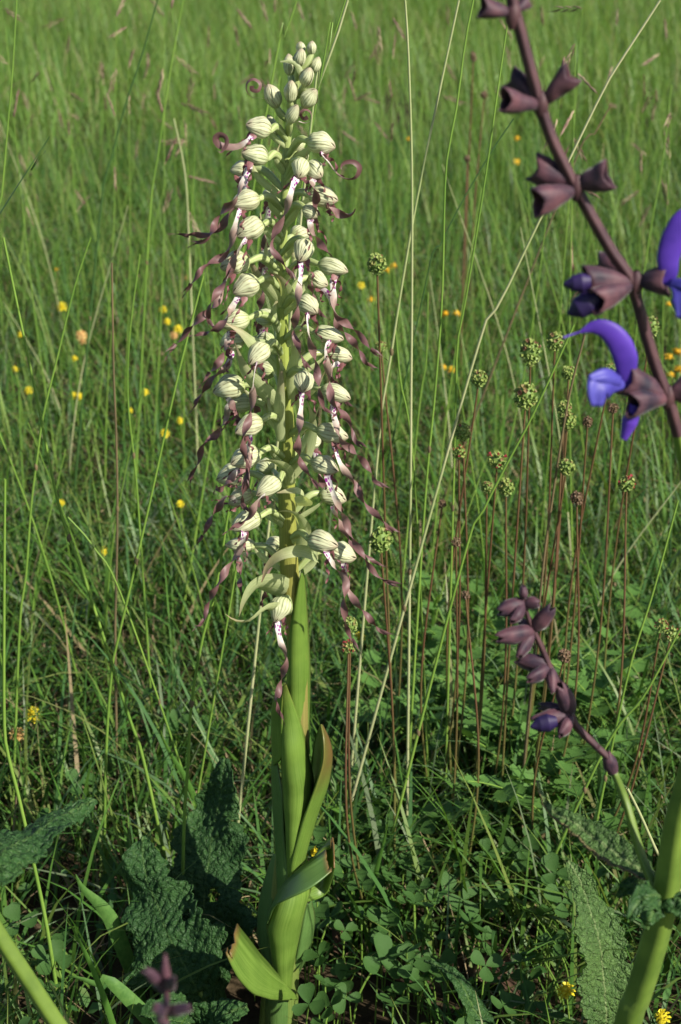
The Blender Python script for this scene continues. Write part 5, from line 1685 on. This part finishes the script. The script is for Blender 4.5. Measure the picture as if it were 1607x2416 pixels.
for k in range(44):
    Y = rng.uniform(0.25, 1.5)
    D = Y + 0.75
    x0 = rng.uniform(-1, 1) * D * 0.235
    hgt = rng.uniform(0.18, 0.42)
    ln_ = rng.normal(0, 0.07)
    if abs(x0 + ln_ * 0.6 - OX * (D / 0.75)) < 0.04:
        continue
    ft = np.array([x0, Y, -0.01])
    tp = np.array([x0 + ln_, Y + rng.normal(0, 0.04), hgt])
    e = empty('grass_stalk', (x0, Y, 0))
    mt = 'culm' if rng.random() < 0.8 else 'culm_pale'
    sl_ = stalk_label(mt, x0, Y)
    tag(e, sl_[0], 'grass stalk', sl_[1])
    c = spl([ft, ft * 0.5 + tp * 0.5 + np.array([-ln_ * 0.15, 0, 0]), tp], 24)
    build('stem', MB().tube(c, np.linspace(0.0011, 0.0004, 24), 5), MAT[mt], e)
    az = rng.uniform(0, 6.28)
    c1_ = c[8]
    bm = MB()
    ribbon([c1_, c1_ + np.array([math.cos(az) * 0.012, math.sin(az) * 0.012, 0.035]), c1_ + np.array([math.cos(az) * 0.045, math.sin(az) * 0.045, 0.06])], lambda t: 0.0012 * (1 - t ** 2) + 0.0001, 0.1, bm, n=12, a=0.4)
    build('leaf', bm, MAT['turf'], e)


# brome grass: nodding brown spikelets
def spikelet_mesh(seed):
    rs = np.random.default_rng(seed)
    mb = MB()
    n = 6
    for k in range(n):
        sg = 1 if k % 2 else -1
        b = np.array([0, 0, -k * 0.13])
        t = b + np.array([sg * 0.11, rs.normal(0, 0.03), -0.36])
        mb.tube(spl([b, (b + t) / 2 + np.array([sg * 0.035, 0, 0]), t], 6), [0.015, 0.045, 0.055, 0.045, 0.022, 0.004], 6, flat=0.6, a=rs.random())
        mb.tube(np.array([t, t + np.array([sg * 0.03, 0, -0.18])]), [0.006, 0.002], 3, a=0.2)
    return mb


SPK = []
for k in range(3):
    me = spikelet_mesh(k).mesh('spikelet')
    me.materials.append(MAT['spikelet'])
    SPK.append(me)
BRO = [(268, 40, 0.9), (292, 60, 1.0), (378, 40, 0.9), (395, 20, 1.0), (615, 50, 1.1), (632, 30, 1.2), (545, 20, 1.3), (150, 40, 1.3), (8, 20, 0.8), (700, 50, 1.2), (820, 70, 1.3), (870, 60, 1.2), (905, 40, 1.1), (1340, 20, 0.6), (1325, 100, 0.5), (1300, 130, 0.55),
       (72, 190, 1.3), (155, 260, 1.4), (430, 240, 1.0), (400, 300, 1.2), (1545, 260, 0.7), (1480, 170, 1.0), (1030, 60, 1.4), (1180, 90, 1.5), (1420, 60, 1.2), (1530, 40, 1.4), (790, 180, 1.5), (60, 250, 1.6), (340, 120, 1.6), (480, 110, 1.6), (230, 140, 1.7), (850, 140, 1.4), (1250, 60, 1.7)]
for k, (bx, by, Y) in enumerate(BRO):
    t = P(*px(10, bx, by), Y)
    lean = rng.normal(0, 0.05)
    ft = np.array([t[0] - lean, Y + rng.normal(0, 0.03), -0.01])
    e = empty('brome_stalk', (ft[0], ft[1], 0))
    tag(e, 'brome grass stalk with drooping purplish-brown spikelets', 'grass stalk', 'brome grass in the background')
    c = spl([ft, (ft + t) / 2 + np.array([lean * 0.2, 0, 0.0]), t], 22)
    build('stem', MB().tube(c, np.linspace(0.0010, 0.0004, 22), 5), MAT['culm'], e)
    for q in range(rng.integers(3, 6)):
        o = link('spikelet', SPK[q % 3], None, e)
        i = 21 - q * 2
        up = rng.random() < 0.6
        o.location = Vector(c[i]) - e.location
        if up:
            o.rotation_euler = (math.pi + rng.normal(0, 0.35), rng.normal(0, 0.45), rng.uniform(0, 6))
        else:
            o.rotation_euler = (rng.normal(0, 0.5), rng.normal(0, 0.7), rng.uniform(0, 6))
        s_ = rng.uniform(0.018, 0.027)
        o.scale = (s_ * 0.8, s_ * 0.8, s_ * 1.35)

# two dark brome spikelets close behind the sage stem
# broad single grass leaves
for pts, Y, w0, mt, lb in (([(4, 1000, 885), (4, 1200, 980), (4, 1390, 1085)], 'g', 0.0014, 'turf', 'broad green grass leaf lying slantwise beside the orchid'),
                           ([(4, 1185, 1800), (4, 1235, 1600), (4, 1290, 1440), (4, 1400, 1000)], 'f', 0.0013, 'turf', 'long flat grass leaf rising from the clover'),
                           ([(9, 640, 1060), (9, 560, 900), (9, 440, 780), (9, 400, 700)], 0.02, 0.0042, 'burnet_leaf', 'broad plantain-like leaf lying in the grass by the dark rosette'),
                           ([(9, 620, 1300), (9, 520, 1290), (9, 420, 1250), (9, 345, 1240)], -0.05, 0.0038, 'burnet_leaf', 'small pale oval leaf before the dark rosette'),
                           ([(9, 590, 1470), (9, 480, 1180), (9, 390, 1000), (9, 358, 935)], -0.07, 0.0014, 'turf', 'stiff pale grass leaf pointing up in the shade'),
                           ([(0, 0, 502), (0, 55, 435), (0, 108, 355)], 0.0, 0.0009, 'culm_dark', 'dark slanting grass leaf tip by the open meadow'),
                           ([(9, 1000, 230), (9, 930, 110), (9, 870, 0), (9, 850, -60)], 0.12, 0.0016, 'turf', 'folded grey-green grass leaf next to a tall stalk')):
    if Y == 'g':
        q = np.array([G(*px(*a), z=h_) for a, h_ in zip(pts, (0.075, 0.05, 0.004))])
        Y = q[-1][1]
    elif Y == 'f':
        Y = G(*px(*pts[0]))[1]
        q = np.array([PC(*a, Y) for a in pts])
    else:
        q = np.array([PC(*a, Y) for a in pts])
    if q[0][2] > q[-1][2] + 0.004:
        q = q[::-1]
    q[:, 2] = np.maximum(q[:, 2], 0.003)
    if q[0][2] > 0.012:
        sl_ = (q[0][0] - q[1][0]) / max(q[1][2] - q[0][2], 0.01)
        q = np.vstack([[[q[0][0] + np.clip(sl_, -1, 1) * 0.8 * q[0][2], Y, -0.005]], q])
    else:
        q[0][2] = -0.004
    bm = MB()
    ribbon(q, lambda t: w0 * (0.5 + 0.9 * math.sin(min(t * 1.2, 1) * 1.6)) * (1 - t ** 3) + 0.0002, 0.1, bm, n=26, cup=0.3, up=(0.2, -0.5, 0.8), a=0.55)
    tag(build('grass_leaf', bm, MAT[mt]), lb, 'leaf')
# bleached straw and a dead leaf
q = spl([G(*px(4, 1165, 840), z=0.03), G(*px(4, 1260, 800), z=0.036), G(*px(4, 1355, 740), z=0.04)], 14)
tag(build('straw_piece', MB().tube(q, np.linspace(0.0018, 0.0008, 14), 7), MAT['white_straw']), 'short bleached white piece of straw caught in the grass', 'straw')
for pts, hw, lb in (([(8, 470, 1250, 0.0), (8, 420, 1400, 0.008), (8, 560, 1500, 0.01), (8, 590, 1700, 0.006)], 0.016, 'curled brown dead leaf on the soil under the clover'),
                    ([(4, 1060, 1400, 0.002), (4, 1130, 1530, 0.008), (4, 1110, 1700, 0.006), (4, 1090, 1800, 0.002)], 0.007, 'withered dark brown leaf by the foot of the orchid')):
    q = [G(*px(c, x, y), z=0.006 + z) for c, x, y, z in pts]
    bm = MB()
    ribbon(q, lambda t: hw * math.sin(0.15 + t * 2.7) + 0.0005, 0.15, bm, n=26, cup=0.45, up=(0, -0.3, 1))
    tag(build('dead_leaf', bm, MAT['dead_leaf'], solid=0.0004), lb, 'dead leaf')
